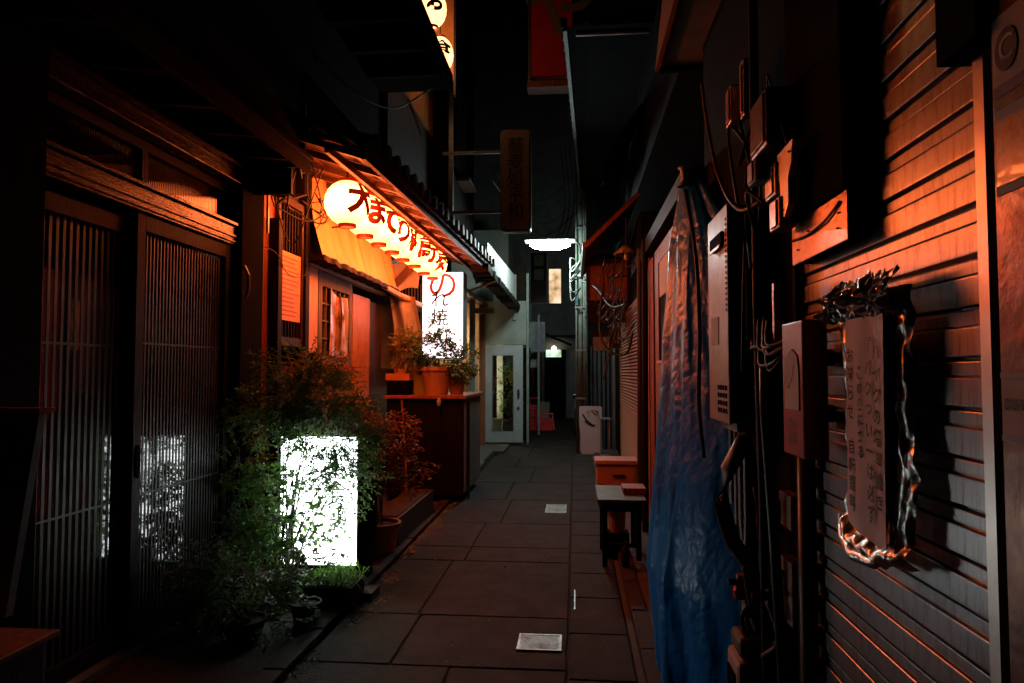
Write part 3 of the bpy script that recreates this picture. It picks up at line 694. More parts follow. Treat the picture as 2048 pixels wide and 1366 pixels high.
def plant(name, label, base, stems, blobs, leafmat='leaf', ll=.035, lw=.016, sprays=120, nl=9, spl=.14, pots=None, flower=0, cat='plant', group=None, sr=.006):
    t = thing(name, label, cat, base, group)
    if pots: pot(name, base[0], base[1], pots[0], pots[1], pots[2], t, base[2])
    z0 = base[2] + (pots[1] * .9 if pots else 0)
    sb = MB(); b = MB(); C = [Vector(c[:3]) for c in blobs]
    for i in range(stems):
        c = random.choice(blobs); e = Vector((c[0] + R(-.5, .5) * c[3], c[1] + R(-.5, .5) * c[4], c[2] + R(-.2, .6) * c[5]))
        s0 = Vector((base[0] + R(-.05, .05), base[1] + R(-.05, .05), z0)); mid = (s0 + e) / 2 + Vector((R(-.06, .06), R(-.06, .06), R(0, .1)))
        sb.tube([s0, (s0 + mid) / 2 + Vector((R(-.02, .02), R(-.02, .02), 0)), mid, e], [sr, sr * .8, sr * .6, sr * .3], 5, False)
    vol = [c[3] * c[4] * c[5] for c in blobs]; tot = sum(vol)
    for c, v_ in zip(blobs, vol):
        for i in range(int(sprays * v_ / tot)):
            while True:
                q = Vector((R(-1, 1), R(-1, 1), R(-1, 1)))
                if .15 < q.length < 1: break
            p_ = Vector((c[0] + q.x * c[3], c[1] + q.y * c[4], c[2] + q.z * c[5]))
            if noise.noise(p_ * 7) < -.18: continue
            spray(b, sb, p_, Vector((q.x, q.y, q.z * .6 + .1)), spl * R(.6, 1.2), nl, ll, lw)
    if sb.v: sb.build('stem', 'stem', t, fixn=False)
    b.build('foliage', leafmat, t, fixn=False)
    if flower:
        for k in range(flower):
            c = random.choice(blobs); o = Vector((c[0] + R(-.7, .7) * c[3], c[1] - c[4] * .9, c[2] + R(-.7, .7) * c[5]))
            fb = MB()
            for j in range(9):
                a = j * 2.4; fb.leaf(o, Vector((math.cos(a), -.4, math.sin(a))), Vector((0, -1, 0)), .018, .016)
            fb.build('flower', 'petal', t, fixn=False)
    return t
plant('feathery_bush', 'tall feathery green bush in front of the glowing floor sign', (-1.93, 4.55, 0), 14,
      [(-2.08, 4.60, 1.22, .32, .13, .17), (-1.62, 4.50, 1.12, .34, .16, .17), (-1.80, 4.6, 1.32, .42, .16, .16), (-1.48, 4.46, .92, .18, .13, .28), (-2.12, 4.60, .55, .10, .08, .35), (-2.27, 4.64, .85, .12, .10, .35), (-1.88, 4.66, 1.52, .28, .15, .12), (-1.72, 4.62, .86, .26, .06, .20)],
      'leaf', .030, .013, 1750, 16, .13, (.15, .16, 'black_pot'), 0, 'bush', sr=.008)
plant('broadleaf_shrub', 'broad leaved shrub low against the glowing floor sign', (-1.86, 4.46, 0), 12,
      [(-1.84, 4.28, .16, .22, .07, .13), (-1.90, 4.45, .55, .20, .12, .30), (-1.68, 4.45, .42, .18, .1, .20), (-2.03, 4.62, .62, .10, .07, .30)], 'leaf', .055, .036, 240, 6, .13, (.11, .10, 'black_pot'), 0, sr=.005)
plant('rose_bush', 'scraggly potted rose with small red blooms by the sliding door', (-2.24, 4.56, 0), 9,
      [(-2.30, 4.58, .80, .10, .10, .36), (-2.18, 4.50, .40, .13, .12, .18)], 'leaf', .034, .022, 330, 7, .11, (.13, .18, 'black_pot'), 5)
plant('variegated_plant', 'pale variegated plant at the foot of the sliding door', (-2.12, 4.12, 0), 12,
      [(-2.18, 4.0, .30, .18, .16, .17), (-1.95, 3.93, .22, .24, .12, .18), (-2.08, 3.88, .12, .22, .10, .12)], 'leaf_light', .036, .022, 480, 7, .10, (.11, .10, 'black_pot'), 2)
plant('trailing_ivy', 'trailing ivy with pale leaves hanging to the ground', (-1.60, 4.1, 0), 3,
      [(-1.58, 3.98, .24, .06, .05, .22), (-1.60, 4.08, .42, .08, .06, .06), (-1.53, 3.97, .10, .05, .05, .10)], 'leaf_light', .034, .026, 80, 6, .05, (.09, .14, 'black_pot'), 0, sr=.003)
plant('lower_shrub', 'dark low shrub in a pale pot at the front of the pots', (-1.86, 3.85, 0), 8,
      [(-1.86, 3.85, .34, .22, .14, .12), (-1.72, 3.80, .14, .14, .10, .13)], 'leaf', .04, .022, 150, 7, .11, (.12, .12, 'black_pot'), 0)
plant('bronze_shrub', 'bronze leaved shrub glowing in lantern light past the floor sign', (-1.62, 5.75, 0), 9,
      [(-1.62, 5.7, .98, .26, .2, .20), (-1.42, 5.75, .72, .17, .16, .20), (-1.70, 5.62, .75, .2, .15, .2)], 'leaf_red', .042, .026, 420, 9, .13, (.17, .26, 'terracotta'), 0)
plant('wall_shrub', 'dark twiggy shrub against the tavern wall', (-2.05, 5.6, 0), 8,
      [(-2.1, 5.6, 1.48, .32, .2, .14), (-2.05, 5.55, 1.22, .28, .16, .16)], 'leaf_red', .030, .014, 300, 10, .13, (.16, .25, 'black_pot'), 0)
# planter box with grass
pl = thing('planter_box', 'black planter of spiky grass in front of the floor sign', 'planter', (-1.55, 4.48, 0))
part('box', 'black_pot', pl, (-1.72, -1.40, 4.33, 4.62, 0, .15), bevel=.01)
part('soil', 'soil', pl, (-1.70, -1.42, 4.35, 4.60, .151, .156))
b = MB()
for i in range(170):
    p_ = Vector((R(-1.69, -1.40), R(4.34, 4.6), .155)); d = Vector((R(-.8, 1.0), R(-.8, .4), R(.5, 1.2))); L = R(.08, .2)
    m1 = p_ + d.normalized() * L * .6; e = m1 + (d + Vector((0, 0, -1.3))).normalized() * L * .6; sd = Vector((.003, .002, 0))
    b.add([p_ - sd, p_ + sd, m1 + sd, m1 - sd, e], [(0, 1, 2, 3), (3, 2, 4)])
stuff(b.build('grass', 'leaf', pl, fixn=False))
# brick lying by the pots
tag(part('loose_brick', 'concrete', None, (-1.42, -1.33, 4.55, 4.74, .0, .055), bevel=.004), 'single pale block lying at the corner of the planter', 'brick')

# ================================================================== ledge cabinet with pots (Y~8)
cb = thing('plant_cabinet', 'dark timber cabinet carrying the row of potted plants', 'cabinet', (-1.8, 8.5, 0))
part('body', 'black_wood', cb, (-2.2, -1.30, 8.06, 9.5, .08, 1.19), bevel=.005)
part('top_board', 'red_wood', cb, (-2.22, -1.25, 8.0, 9.55, 1.195, 1.235), bevel=.004)
for i in range(6): part('side_board', 'grey_wood', cb, (-1.299, -1.285, 8.10 + i * .23, 8.32 + i * .23, .1, 1.18))
part('pipe', 'galv', cb, (-1.284, -1.26, 8.35, 8.38, .0, 1.15))
part('leg', 'black_wood', cb, (-2.18, -2.1, 8.1, 8.2, 0, .08)); part('leg', 'black_wood', cb, (-1.4, -1.32, 8.1, 8.2, 0, .08))
for (x, y, r, h, m_, lb, blobs, lm, nsp) in (
    (-1.64, 8.22, .185, .33, 'terracotta', 'large salmon coloured pot with a bushy plant on the cabinet', [(-1.68, 8.2, 1.74, .27, .16, .18), (-1.60, 8.2, 1.98, .14, .1, .18)], 'leaf', 330),
    (-1.86, 8.36, .15, .32, 'yellow_pot', 'yellow green pot tucked left of the salmon pot', [(-1.96, 8.25, 1.78, .20, .14, .19)], 'leaf_yellow', 260),
    (-1.42, 8.35, .11, .22, 'terracotta', 'small brown pot right of the salmon pot', [(-1.36, 8.25, 1.60, .18, .16, .18)], 'leaf', 220),
    (-2.02, 8.5, .10, .24, 'black_pot', 'slim pot with upright spiky leaves behind the yellow pot', [(-2.08, 8.4, 1.75, .10, .1, .2)], 'leaf_yellow', 50)):
    plant('potted_plant', lb, (x, y, 1.236), 6, blobs, lm, .05, .026, nsp, 7, .12, (r, h, m_), 0, 'potted plant', 'potted plants on the cabinet', sr=.004)
for (x, y, z, lb) in ((-2.05, 8.1, 1.236, 'lower orange plastic planter at the left end of the cabinet'),):
    t = thing('plastic_crate', lb, 'crate', (x, y, z))
    part('tub', 'black', t, (x - .14, x + .12, y - .08, y + .14, z, z + .17), bevel=.004)
    part('rim', 'crate_orange', t, (x - .15, x + .13, y - .09, y - .078, z + .172, z + .25), (x - .15, x + .13, y + .142, y + .152, z + .172, z + .25), (x - .15, x - .138, y - .078, y + .142, z + .172, z + .25), (x + .118, x + .13, y - .078, y + .142, z + .172, z + .25))
    part('tray', 'crate_orange', t, (x - .135, x + .115, y - .075, y + .14, z + .171, z + .18))
t = thing('watering_can', 'small orange plastic tub standing on the planter', 'tub', (-2.05, 8.18, 1.42))
MB().lathe([(0, 0), (.06, 0), (.08, .12), (.07, .12), (.055, .01)], (-2.07, 8.18, 1.42), 14).build('tub', 'crate_orange', t)
MB().tube([(-2.14, 8.18, 1.53), (-2.10, 8.18, 1.62), (-2.02, 8.18, 1.61), (-2.0, 8.18, 1.53)], .008, 6).build('handle', 'crate_orange', t)
tag(MB().lathe([(0, 0), (.022, .02), (.028, .06), (.018, .1), (0, .11)], (-1.56, 7.97, 1.10), 10).build('hanging_bulb', 'white_paint'), 'small white bulb hanging under the cabinet top', 'bulb')
tag(MB().tube([(-2.0, 7.98, 1.18), (-1.93, 7.9, .5), (-1.90, 7.86, .02)], .012).build('broom_handle', 'red_wood'), 'reddish broom handle leaning on the cabinet front', 'broom')
part_ = thing('low_planter', 'low dark red trough along the gutter by the bronze shrub', 'planter', (-1.6, 6.6, 0))
part('trough', 'dark_wood', part_, (-1.78, -1.50, 5.9, 7.4, 0.03, .26), bevel=.006)
part('soil', 'soil', part_, (-1.76, -1.52, 5.95, 7.35, .261, .268))

# ================================================================== LEFT 3: open shop with glass door
l3 = thing('open_shop', 'small shop with timber posts and open white glazed door', 'building', (-2.0, 12, 0))
part('wall', 'grey_wall', l3, (-2.6, -1.99, 14.55, 17.0, 0, 4.2), (-3.6, -3.5, 9.6, 17, 0, 3.2), (-3.5, -2.4, 9.6, 9.75, 0, 3.2))
part('side_wall', 'grey_wall', l3, (-2.6, -1.02, 14.62, 14.7, 2.08, 3.0))
part('interior_wall', 'pale_board', l3, (-3.48, -2.0, 14.5, 14.56, 0, 3.0))
part('interior_ceiling', 'brown_wall', l3, (-3.48, -2.0, 9.76, 14.5, 2.95, 3.0))
part('white_post', 'grey_paint', l3, (-1.96, -1.86, 12.9, 13.0, 0.0, 2.95), bevel=.006)
part('timber_post', 'red_wood', l3, (-1.90, -1.80, 13.9, 14.02, .05, 2.9), bevel=.005)
part('timber_post', 'pale_board', l3, (-1.80, -1.70, 16.0, 16.12, .0, 2.9), bevel=.005)
part('timber_beam', 'dark_wood', l3, (-1.92, -1.82, 10.0, 14.5, 2.86, 2.93))
part('bracket', 'grey_paint', l3, (-1.86, -1.5, 12.92, 12.98, 2.60, 2.70))
part('downpipe', 'pole', l3, (-1.02, -.97, 14.75, 14.80, .0, 3.6)); part('downpipe', 'pole', l3, (-.90, -.85, 16.9, 16.95, 0, 2.9))
part('interior_lamp', 'warm_tube', l3, (-2.9, -2.3, 14.2, 14.26, 2.2, 2.26))
part('warm_pillar', 'white_paint', l3, (-1.70, -1.57, 15.2, 15.34, 0, 2.9))
t = thing('hidden_pillar_lamp', 'unseen warm tube lamp added to light the pillar behind the glass door', 'lamp', (-1.90, 14.95, 1.2))  # tube added out of sight behind the door stile, lights the pillar
part('diffuser', 'warm_tube', t, (-1.90, -1.87, 14.90, 14.94, .7, 1.9)); part('hood', 'grey_paint', t, (-1.95, -1.901, 14.88, 14.96, .66, 1.94))
part('wall_niche', 'dark_wall', l3, (-1.95, -1.0, 15.6, 15.66, 0, 2.05))
plant('indoor_plant', 'leafy plant seen through the white glazed door', (-1.38, 15.1, 0), 6, [(-1.42, 15.1, 1.15, .22, .16, .5)], 'leaf', .07, .035, 120, 7, .14, (.16, .5, 'dark_wood'), 0, 'plant')
tag(MB().lathe([(0, 0), (.16, 0), (.2, .5), (.19, .5), (.15, .02)], (-1.75, 14.85, .02), 18).build('umbrella_bin', 'cream_metal'), 'pale bin seen low through the white glazed door', 'bin')
gd = thing('glazed_door', 'white framed glass door standing open across the alley edge', 'door', (-1.9, 14.4, 0))
x0, x1, yA = -1.905, -1.07, 14.4
part('frame', 'white_paint', gd, (x0, x0 + .19, yA, yA + .045, .06, 2.06), (x1 - .19, x1, yA, yA + .045, .06, 2.06), (x0 + .19, x1 - .19, yA, yA + .045, 1.86, 2.06), (x0 + .19, x1 - .19, yA, yA + .045, .06, .28), bevel=.004)
part('glass', 'clear_glass', gd, (x0 + .19, x1 - .19, yA + .02, yA + .025, .28, 1.86))
part('bead', 'grey_paint', gd, (x0 + .191, x0 + .203, yA - .004, yA + .0, .28, 1.86), (x1 - .203, x1 - .191, yA - .004, yA, .28, 1.86), (x0 + .203, x1 - .203, yA - .004, yA, .28, .292), (x0 + .203, x1 - .203, yA - .004, yA, 1.848, 1.86))
part('handle_plate', 'dark_wood', gd, (x1 - .11, x1 - .07, yA - .03, yA - .001, .98, 1.15))
MB().lathe([(0, 0), (.022, .0), (.025, .02), (0, .03)], (x1 - .09, yA - .03, .78), 10).build('door_knob', 'galv', gd)
for z in (.2, 1.0, 1.8): part('hinge', 'galv', gd, (x0 - .02, x0 - .001, yA, yA + .04, z, z + .09))
# corrugated fascia
fa = thing('fascia_sheet', 'pale corrugated fascia sheet lit by the street lamp', 'awning', (-1.25, 12, 2.95))
b = MB()
N = 110
vs = []
for z in (0, 1):
    for i in range(N + 1):
        y = 9.95 + i * 4.6 / N; zz = (2.94 + .04 * i / N, 3.37 + .15 * i / N)[z]
        vs.append((-1.25 + .012 * math.sin(i * 1.6), y, zz))
b.add(vs, [(i, i + 1, i + N + 2, i + N + 1) for i in range(N)]); b.build('sheet', 'corrugated', fa, smooth=True)
part('end_trim', 'pole', fa, (-1.29, -1.22, 14.56, 14.62, 2.6, 3.55)); part('top_rail', 'grey_paint', fa, (-1.32, -1.27, 9.9, 14.55, 3.28, 3.33))
b = MB()
for i in range(140):
    y = 9.2 + i * .038; z = 2.95 - (y - 9.2) * .005 - .04 * abs(noise.noise(Vector((y * 3, 0, 5))))
    b.box(-1.38, -1.14 + .03 * noise.noise(Vector((y * 5, 2, 0))), y, y + .037, z - .10 - .03 * noise.noise(Vector((y * 4, 7, 0))), z)
tag(b.build('furled_awning', 'black_wood'), 'dark furled awning edge under the pale fascia', 'awning')
tag(MB().grid(lambda u, v: (-1.42 + .22 * u, 9.35 + u * .5 + v * .6, 2.98 - .22 * v * (1 - u) - .05 * u + .02 * math.sin(v * 9)), 10, 10).build('green_sheet', 'green_tarp', smooth=True), 'scrap of green tarpaulin at the far end of the tiled eave', 'tarpaulin')
tag(MB().bar((-1.45, 9.5, 2.62), (-1.12, 9.9, 2.80), .05, .02).build('bent_bracket', 'white_paint'), 'short pale bracket sticking out by the green tarpaulin', 'bracket')

# vertical hanging signs
vs_ = thing('hanging_sign', 'cream vertical sign with rounded corners and dark characters', 'sign', (-.765, 9.1, 3.3))
def rrect(cx, cz, w, h, r, k=6):
    pts = []
    for (sx, sz, a0) in ((1, 1, 0), (-1, 1, 90), (-1, -1, 180), (1, -1, 270)):
        for i in range(k + 1):
            a = math.radians(a0 + 90 * i / k); pts.append((cx + sx * (w / 2 - r) + r * math.cos(a), cz + sz * (h / 2 - r) + r * math.sin(a)))
    return pts
MB().prism(rrect(-.765, 4.01, .405, 1.35, .06), 9.03, 9.2).build('housing', 'galv', vs_)
MB().prism(rrect(-.765, 4.01, .36, 1.30, .045), 9.015, 9.029).build('face', 'cream_metal', vs_)
text('lettering', '蕎\n麦\n処\n平\n和', 'ink', vs_, (-.765, 9.01, 4.02), (1, 0, 0), (0, 0, 1), .235, space=.92)
text('lettering', 'TEL', 'lantern_red', vs_, (-.82, 9.01, 3.42), (1, 0, 0), (0, 0, 1), .06)
part('bracket', 'galv', vs_, (-1.75, -.97, 9.1, 9.13, 4.4, 4.44), (-1.75, -.97, 9.1, 9.13, 3.6, 3.64))
rb = thing('red_banner_sign', 'dark red overhead sign with a pale brush character', 'sign', (-.32, 9.7, 5.5))
part('panel', 'red_cloth', rb, (-.606, -.02, 9.66, 9.78, 5.66, 7.6)); part('edge', 'galv', rb, (-.64, -.609, 9.64, 9.8, 5.62, 7.6))
part('ledge', 'red_wood', rb, (-.65, -.03, 9.55, 9.82, 5.46, 5.55))
text('lettering', 'や', 'cream_metal', rb, (-.20, 9.652, 6.62), (1, 0, 0), (0, 0, 1), 1.05, fat=.02)

# street lamp
sl = thing('street_lamp', 'bright white fluorescent street lamp across the alley', 'street lamp', (0, 12.0, 3.68))
MB().tube([(-.77, 12, 3.69), (-.70, 12, 3.69), (-.56, 12, 3.685), (-.28, 12, 3.685), (-.14, 12, 3.69), (-.07, 12, 3.69)], [.008, .045, .075, .075, .045, .008], 14).build('diffuser', 'lamp_white', sl, smooth=True)
part('hood', 'grey_paint', sl, (-.86, .02, 11.80, 12.20, 3.755, 3.775), bevel=.01)  # hood made extra wide to stop lamp light reaching the upper walls
MB().tube([(-.3, 12, 3.79), (-.02, 12.1, 3.83), (.09, 12.7, 3.82), (.11, 13.2, 3.75)], .018).build('arm', 'pole', sl)
pz = thing('utility_pole', 'grey green utility pole carrying the street lamp', 'pole', (.11, 13.25, 0))
MB().tube([(.11, 13.25, 0), (.11, 13.25, 7.5)], .055, 14).build('shaft', 'pole', pz, smooth=True)
for i, (x, y) in enumerate(((.03, 13.15), (.175, 13.13), (.21, 13.3))):
    MB().tube([(x, y, 0), (x, y, 6.8)], .018, 8).build('conduit', 'pole', pz, smooth=True)
for z in (1.0, 1.9, 2.7, 3.3, 4.2): part('clamp', 'galv', pz, (.005, .205, 13.085, 13.10, z, z + .03))
part('blue_band', 'blue_pipe', pz, (.01, .06, 13.08, 13.11, 2.75, 2.95))
for i in range(5):
    a = Vector((.05, 12.35, R(3.0, 3.6))); cable([a, a + Vector((-.12, -.1, R(-.2, .1))), a + Vector((-.10, -.2, R(-.5, -.2))), a + Vector((.05, -.1, R(-.4, .1)))], .014, 'grey cable loop bunched on the utility pole', 'cable loops on the utility pole', 'pole')

# ================================================================== END of the alley
eb = thing('end_building', 'plain grey building closing the far end of the alley', 'building', (-.5, 23, 0))
part('wall', 'end_wall', eb, (-5, 3.5, 23.05, 23.3, 0, 14))
w1 = part('window', 'black_wood', eb, (-.865, -.845, 23.0, 23.05, 3.74, 4.94), (-.452, -.43, 23.0, 23.05, 3.74, 4.94), (-.845, -.452, 23.0, 23.05, 3.74, 3.77), (-.845, -.452, 23.0, 23.05, 4.91, 4.94)); w1['label'] = 'narrow window glowing warm yellow'
part('pane', 'warm_window', w1, (-.845, -.452, 23.02, 23.04, 3.77, 4.91))
w2 = part('window', 'grey_paint', eb, (-1.49, -1.45, 22.98, 23.05, 3.75, 5.5), (-.92, -.88, 22.98, 23.05, 3.75, 5.5), (-1.45, -.92, 22.98, 23.05, 3.75, 3.79), (-1.45, -.92, 22.98, 23.05, 5.46, 5.5)); w2['label'] = 'dark window with green papers inside'
part('pane', 'win_glass', w2, (-1.45, -.92, 23.02, 23.04, 3.79, 5.46))
for z in (4.55, 5.02): part('paper', 'bench_green', w2, (-1.33, -1.02, 23.005, 23.015, z, z + .36))
part('awning', 'black_wood', eb, (-1.1, .0, 22.2, 23.05, 2.62, 2.68))
MB().bar((-1.1, 22.1, 2.78), (-.1, 22.1, 2.35), .05, .08).build('awning_edge', 'black_wood', eb)
dr = part('doorway', 'black', eb, (-1.0, -.3, 22.99, 23.045, .0, 2.25))
part('transom_light', 'green_lit', dr, (-.95, -.45, 22.97, 22.985, 2.0, 2.24))
t = thing('entrance_globe', 'round white globe lamp over the far doorway', 'lamp', (-.68, 22.8, 2.26))
MB().lathe([(0, -.09), (.05, -.075), (.09, 0), (.05, .075), (0, .09)], (-.68, 22.8, 2.27), 14).build('globe', 'small_bulb', t, smooth=True); MB().tube([(-.68, 22.8, 2.36), (-.68, 22.98, 2.4)], .012).build('stem', 'galv', t)
part('pillar', 'pole', eb, (-1.06, -1.0, 21.9, 21.96, 0, 2.6)); part('pillar', 'grey_paint', eb, (-1.42, -1.33, 21.5, 21.56, 0, 3.6))
lb_ = thing('left_end_building', 'grey green wall on the left before the far end', 'building', (-1.6, 19, 0))
part('wall', 'grey_wall', lb_, (-4, -1.62, 17.0, 23, 0, 5.0))
part('ledge', 'pole', lb_, (-1.62, -1.5, 17, 20, 2.6, 2.66))
bs = thing('box_sign', 'grey box sign with purple panel on the left wall', 'sign', (-.95, 17.1, 2.0))
part('housing', 'pole', bs, (-1.15, -.72, 17.05, 17.25, 2.0, 2.74), bevel=.01); part('face', 'purple', bs, (-.98, -.76, 17.035, 17.045, 2.05, 2.68))
part('bracket', 'galv', bs, (-1.6, -1.15, 17.1, 17.14, 2.3, 2.35))
tag(MB().grid(lambda u, v: (-1.12 + u * .22 + .02 * v, 17.6 + .03 * math.sin(u * 18), 1.62 + v * .36), 14, 4).build('hanging_towel', 'white_paint', smooth=True), 'white towel hanging below the box sign', 'towel')
tag(part('notice_board', 'orange_paint', None, (-1.25, -.98, 21.2, 21.25, .9, 2.2)), 'narrow reddish panel beside the far doorway', 'panel')
def stool(x, y, h, lab):
    t = thing('plastic_stool', lab, 'stool', (x, y, 0), 'red plastic stools at the far end')
    part('seat', 'red_plastic', t, (x - .15, x + .15, y - .15, y + .15, h - .03, h), bevel=.01)
    for sx in (-1, 1):
        for sy in (-1, 1):
            MB().bar((x + sx * .12, y + sy * .12, h - .03), (x + sx * .16, y + sy * .16, 0), .035, .035).build('leg', 'red_plastic', t)
    [part('brace', 'red_plastic', t, (x - .14, x + .14, yy - .01, yy + .01, h * .45, h * .45 + .03)) for yy in (y - .135, y + .135)]
stool(-.72, 18.6, .42, 'red plastic stool, the one nearest the alley middle'); stool(-1.12, 18.9, .45, 'red plastic stool standing against the left wall')
t = stool(-1.12, 19.4, .80, 'tall red stool stacked behind the others')
tag(part('pale_crate', 'cream_metal', None, (-1.05, -.72, 19.8, 20.1, .0, .66), bevel=.01), 'pale crate behind the red stools', 'crate')
for (x, y, z, lb, m_) in ((-.80, 18.2, 0, 'red plastic crate on the ground nearest the stools', 'red_plastic'), (-1.15, 18.3, 0, 'lower red crate of the pair against the left wall', 'red_plastic'), (-1.15, 18.3, .34, 'upper red crate of the pair against the left wall', 'red_plastic')):
    t = thing('red_crate', lb, 'crate', (x, y, z), 'red plastic crates at the far end')
    part('floor', m_, t, (x - .2, x + .2, y - .15, y + .15, z + .01, z + .03))
    for k in range(4):
        zz = z + .035 + k * .075
        part('slat_band', m_, t, (x - .21, x + .21, y - .16, y - .145, zz, zz + .05), (x - .21, x + .21, y + .145, y + .16, zz, zz + .05), (x - .21, x - .195, y - .144, y + .144, zz, zz + .05), (x + .195, x + .21, y - .144, y + .144, zz, zz + .05))
    for sx in (-1, 1): part('corner_post', m_, t, (x + sx * .2 - .012, x + sx * .2 + .012, y - .164, y - .161, z + .01, z + .33))
# bicycle wheel glimpse by the pole
bw = thing('bicycle', 'bicycle parked in the dark behind the pole', 'bicycle', (-.05, 17, 0))
def ring(c, r, tr_, ax='x', n=24): return [(c[0], c[1] + r * math.cos(2 * math.pi * k / n), c[2] + r * math.sin(2 * math.pi * k / n)) for k in range(n + 1)]
for yy in (16.4, 17.4):
    w_ = MB().tube(ring((0.0, yy, .33), .31, 0), .018, 6).build('wheel', 'rubber', bw)
    sb = MB()
    for k in range(10): sb.tube([(0, yy, .33), (0, yy + .30 * math.cos(k * .628), .33 + .30 * math.sin(k * .628))], .002, 3)
    sb.build('spokes', 'galv', w_)
b = MB()
for p0, p1 in (((0, 16.4, .33), (0, 16.55, .85)), ((0, 16.55, .8), (0, 17.1, .75)), ((0, 16.55, .7), (0, 16.95, .3)), ((0, 17.1, .85), (0, 16.95, .3)), ((0, 16.95, .3), (0, 17.4, .33)), ((0, 17.1, .75), (0, 17.4, .33))): b.tube([p0, p1], .016, 8)
b.build('frame', 'galv', bw); MB().tube([(-.22, 16.65, 1.0), (-.05, 16.55, .98), (.05, 16.55, .98), (.22, 16.65, 1.0)], .012).build('handlebar', 'galv', bw); part('saddle', 'black', bw, (-.06, .06, 17.0, 17.25, .87, .92), bevel=.02)
# distant dark towers seen through the gap
for (x0, x1, y, h, lab) in ((-9, 1.2, 40, 42, 'dark office block rising beyond the alley, left one'), (1.3, 9, 46, 30, 'dark block beyond the alley, right one')):
    t = thing('distant_building', lab, 'building', ((x0 + x1) / 2, y, 0)); part('wall', 'far_wall', t, (x0, x1, y, y + 4, 0, h))
    for k in range(8): part('floor_band', 'grey_wall', t, (x0, x1, y - .05, y - .001, 14 + k * 3.2, 14.3 + k * 3.2))

# ================================================================== RIGHT far
rf = thing('right_far_shop', 'dark shop with louvred shutter and orange board, right side', 'building', (.75, 10, 0))
part('wall', 'dark_wall', rf, (.78, 2.5, 8.3, 13.6, 0, 3.4), (.95, 2.5, 13.6, 23, 0, 6))
part('wall', 'dark_wall', rf, (.22, .95, 15.5, 15.7, 0, 6))
lv = part('louvre_frame', 'orange_paint', rf, (.745, .775, 8.42, 8.52, .04, 2.4), (.745, .775, 11.7, 11.8, .04, 2.4), (.745, .775, 8.52, 11.7, 2.3, 2.4))
for i in range(50):
    piece('louvre', 'louvre', lambda: B(-.012, .012, 0, 3.18, 0, .030), 'orange_paint', lv, (.760, 8.52, .06 + i * .045), (0, .45, 0))
part('orange_board', 'orange_paint', rf, (.19, .78, 10.5, 10.55, 2.58, 3.2), bevel=.004)
part('board_trim', 'dark_wood', rf, (.17, .78, 10.46, 10.499, 3.2, 3.26), (.17, .2, 10.46, 10.499, 2.56, 3.2), (.42, .43, 10.488, 10.499, 2.58, 3.2))
part('lintel', 'brown_wall', rf, (.19, .78, 10.52, 10.6, 2.25, 2.575))
part('far_glass', 'win_glass', rf, (.28, .75, 11.6, 11.62, 1.9, 2.2)); part('far_plate', 'grey_paint', rf, (.30, .56, 11.56, 11.58, 1.86, 2.08))
MB().grid(lambda u, v: (.25 + u * .52, 13.4 + .03 * math.sin(u * 40), .05 + v * 1.95), 60, 4).build('curtain', 'curtain', rf, smooth=True)
part('curtain_post', 'grey_wood', rf, (.19, .235, 13.3, 13.35, 0, 2.6)); part('curtain_post', 'grey_wood', rf, (.70, .73, 13.0, 13.03, 0, 2.5))
# sloping awning over it
aw = thing('sloping_awning', 'dark sloping awning above the orange board', 'awning', (.5, 9.5, 3.2))
MB().add([(.12, 8.6, 3.05), (.12, 11.8, 3.10), (.80, 11.8, 3.75), (.80, 8.6, 3.70), (.12, 8.6, 3.09), (.12, 11.8, 3.14), (.80, 11.8, 3.79), (.80, 8.6, 3.74)], [(0, 1, 2, 3), (7, 6, 5, 4), (0, 4, 5, 1), (1, 5, 6, 2), (2, 6, 7, 3), (3, 7, 4, 0)]).build('canopy', 'dark_wood', aw)
MB().bar((.12, 8.58, 3.07), (.12, 11.82, 3.12), .04, .06).build('edge_rail', 'red_wood', aw)
MB().bar((.13, 8.59, 3.05), (.79, 8.59, 3.69), .03, .05).build('end_rail', 'red_wood', aw)
# high roof with round tiles on the right
rr_ = thing('right_high_roof', 'high black roof edge with a rope like row of round tiles', 'roof', (.4, 10, 5))
part('soffit', 'dark_wall', rr_, (.16, 2.5, 7.0, 14.5, 5.02, 5.08)); part('upper_wall', 'dark_wall', rr_, (.8, 2.5, 4.6, 14.5, 3.8, 5.01))
MB().bar((-.09, 7.0, 5.0), (.14, 14.2, 4.98), .04, .06).build('fascia', 'eave_wood', rr_)
y = 7.0
while y < 14.1:
    x = -.10 + (y - 7) * .0323
    piece('roof_tile', 'rtile', lambda: MB().lathe([(0, -.012), (.05, -.012), (.055, 0), (.055, .05), (.04, .055), (0, .055)], (0, 0, 0), 12), 'tile', rr_, (x - .02, y, 5.05), (0, math.pi / 2, 0)); 
    MB
    y += .24
MB().add([(-.08, 7.0, 5.0), (.13, 14.2, 5.0), (.9, 14.2, 5.25), (.9, 7.0, 5.25)], [(0, 1, 2, 3)]).build('roof_deck', 'dark_wall', rr_)
tag(MB().tube([(.02, 6.1, 4.50), (.66, 6.1, 4.50)], .028, 10).build('horizontal_pipe', 'galv'), 'pale horizontal pipe high above the alley on the right', 'pipe')
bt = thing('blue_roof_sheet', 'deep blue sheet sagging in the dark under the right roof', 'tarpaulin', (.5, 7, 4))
MB().grid(lambda u, v: (.78 - .45 * u + .03 * math.sin(v * 9), 8.0 + v * 3.0, 3.85 + .75 * (1 - u) + .05 * math.sin(v * 13 + u * 3)), 10, 24).build('sheet', 'dark_tarp', bt, smooth=True)

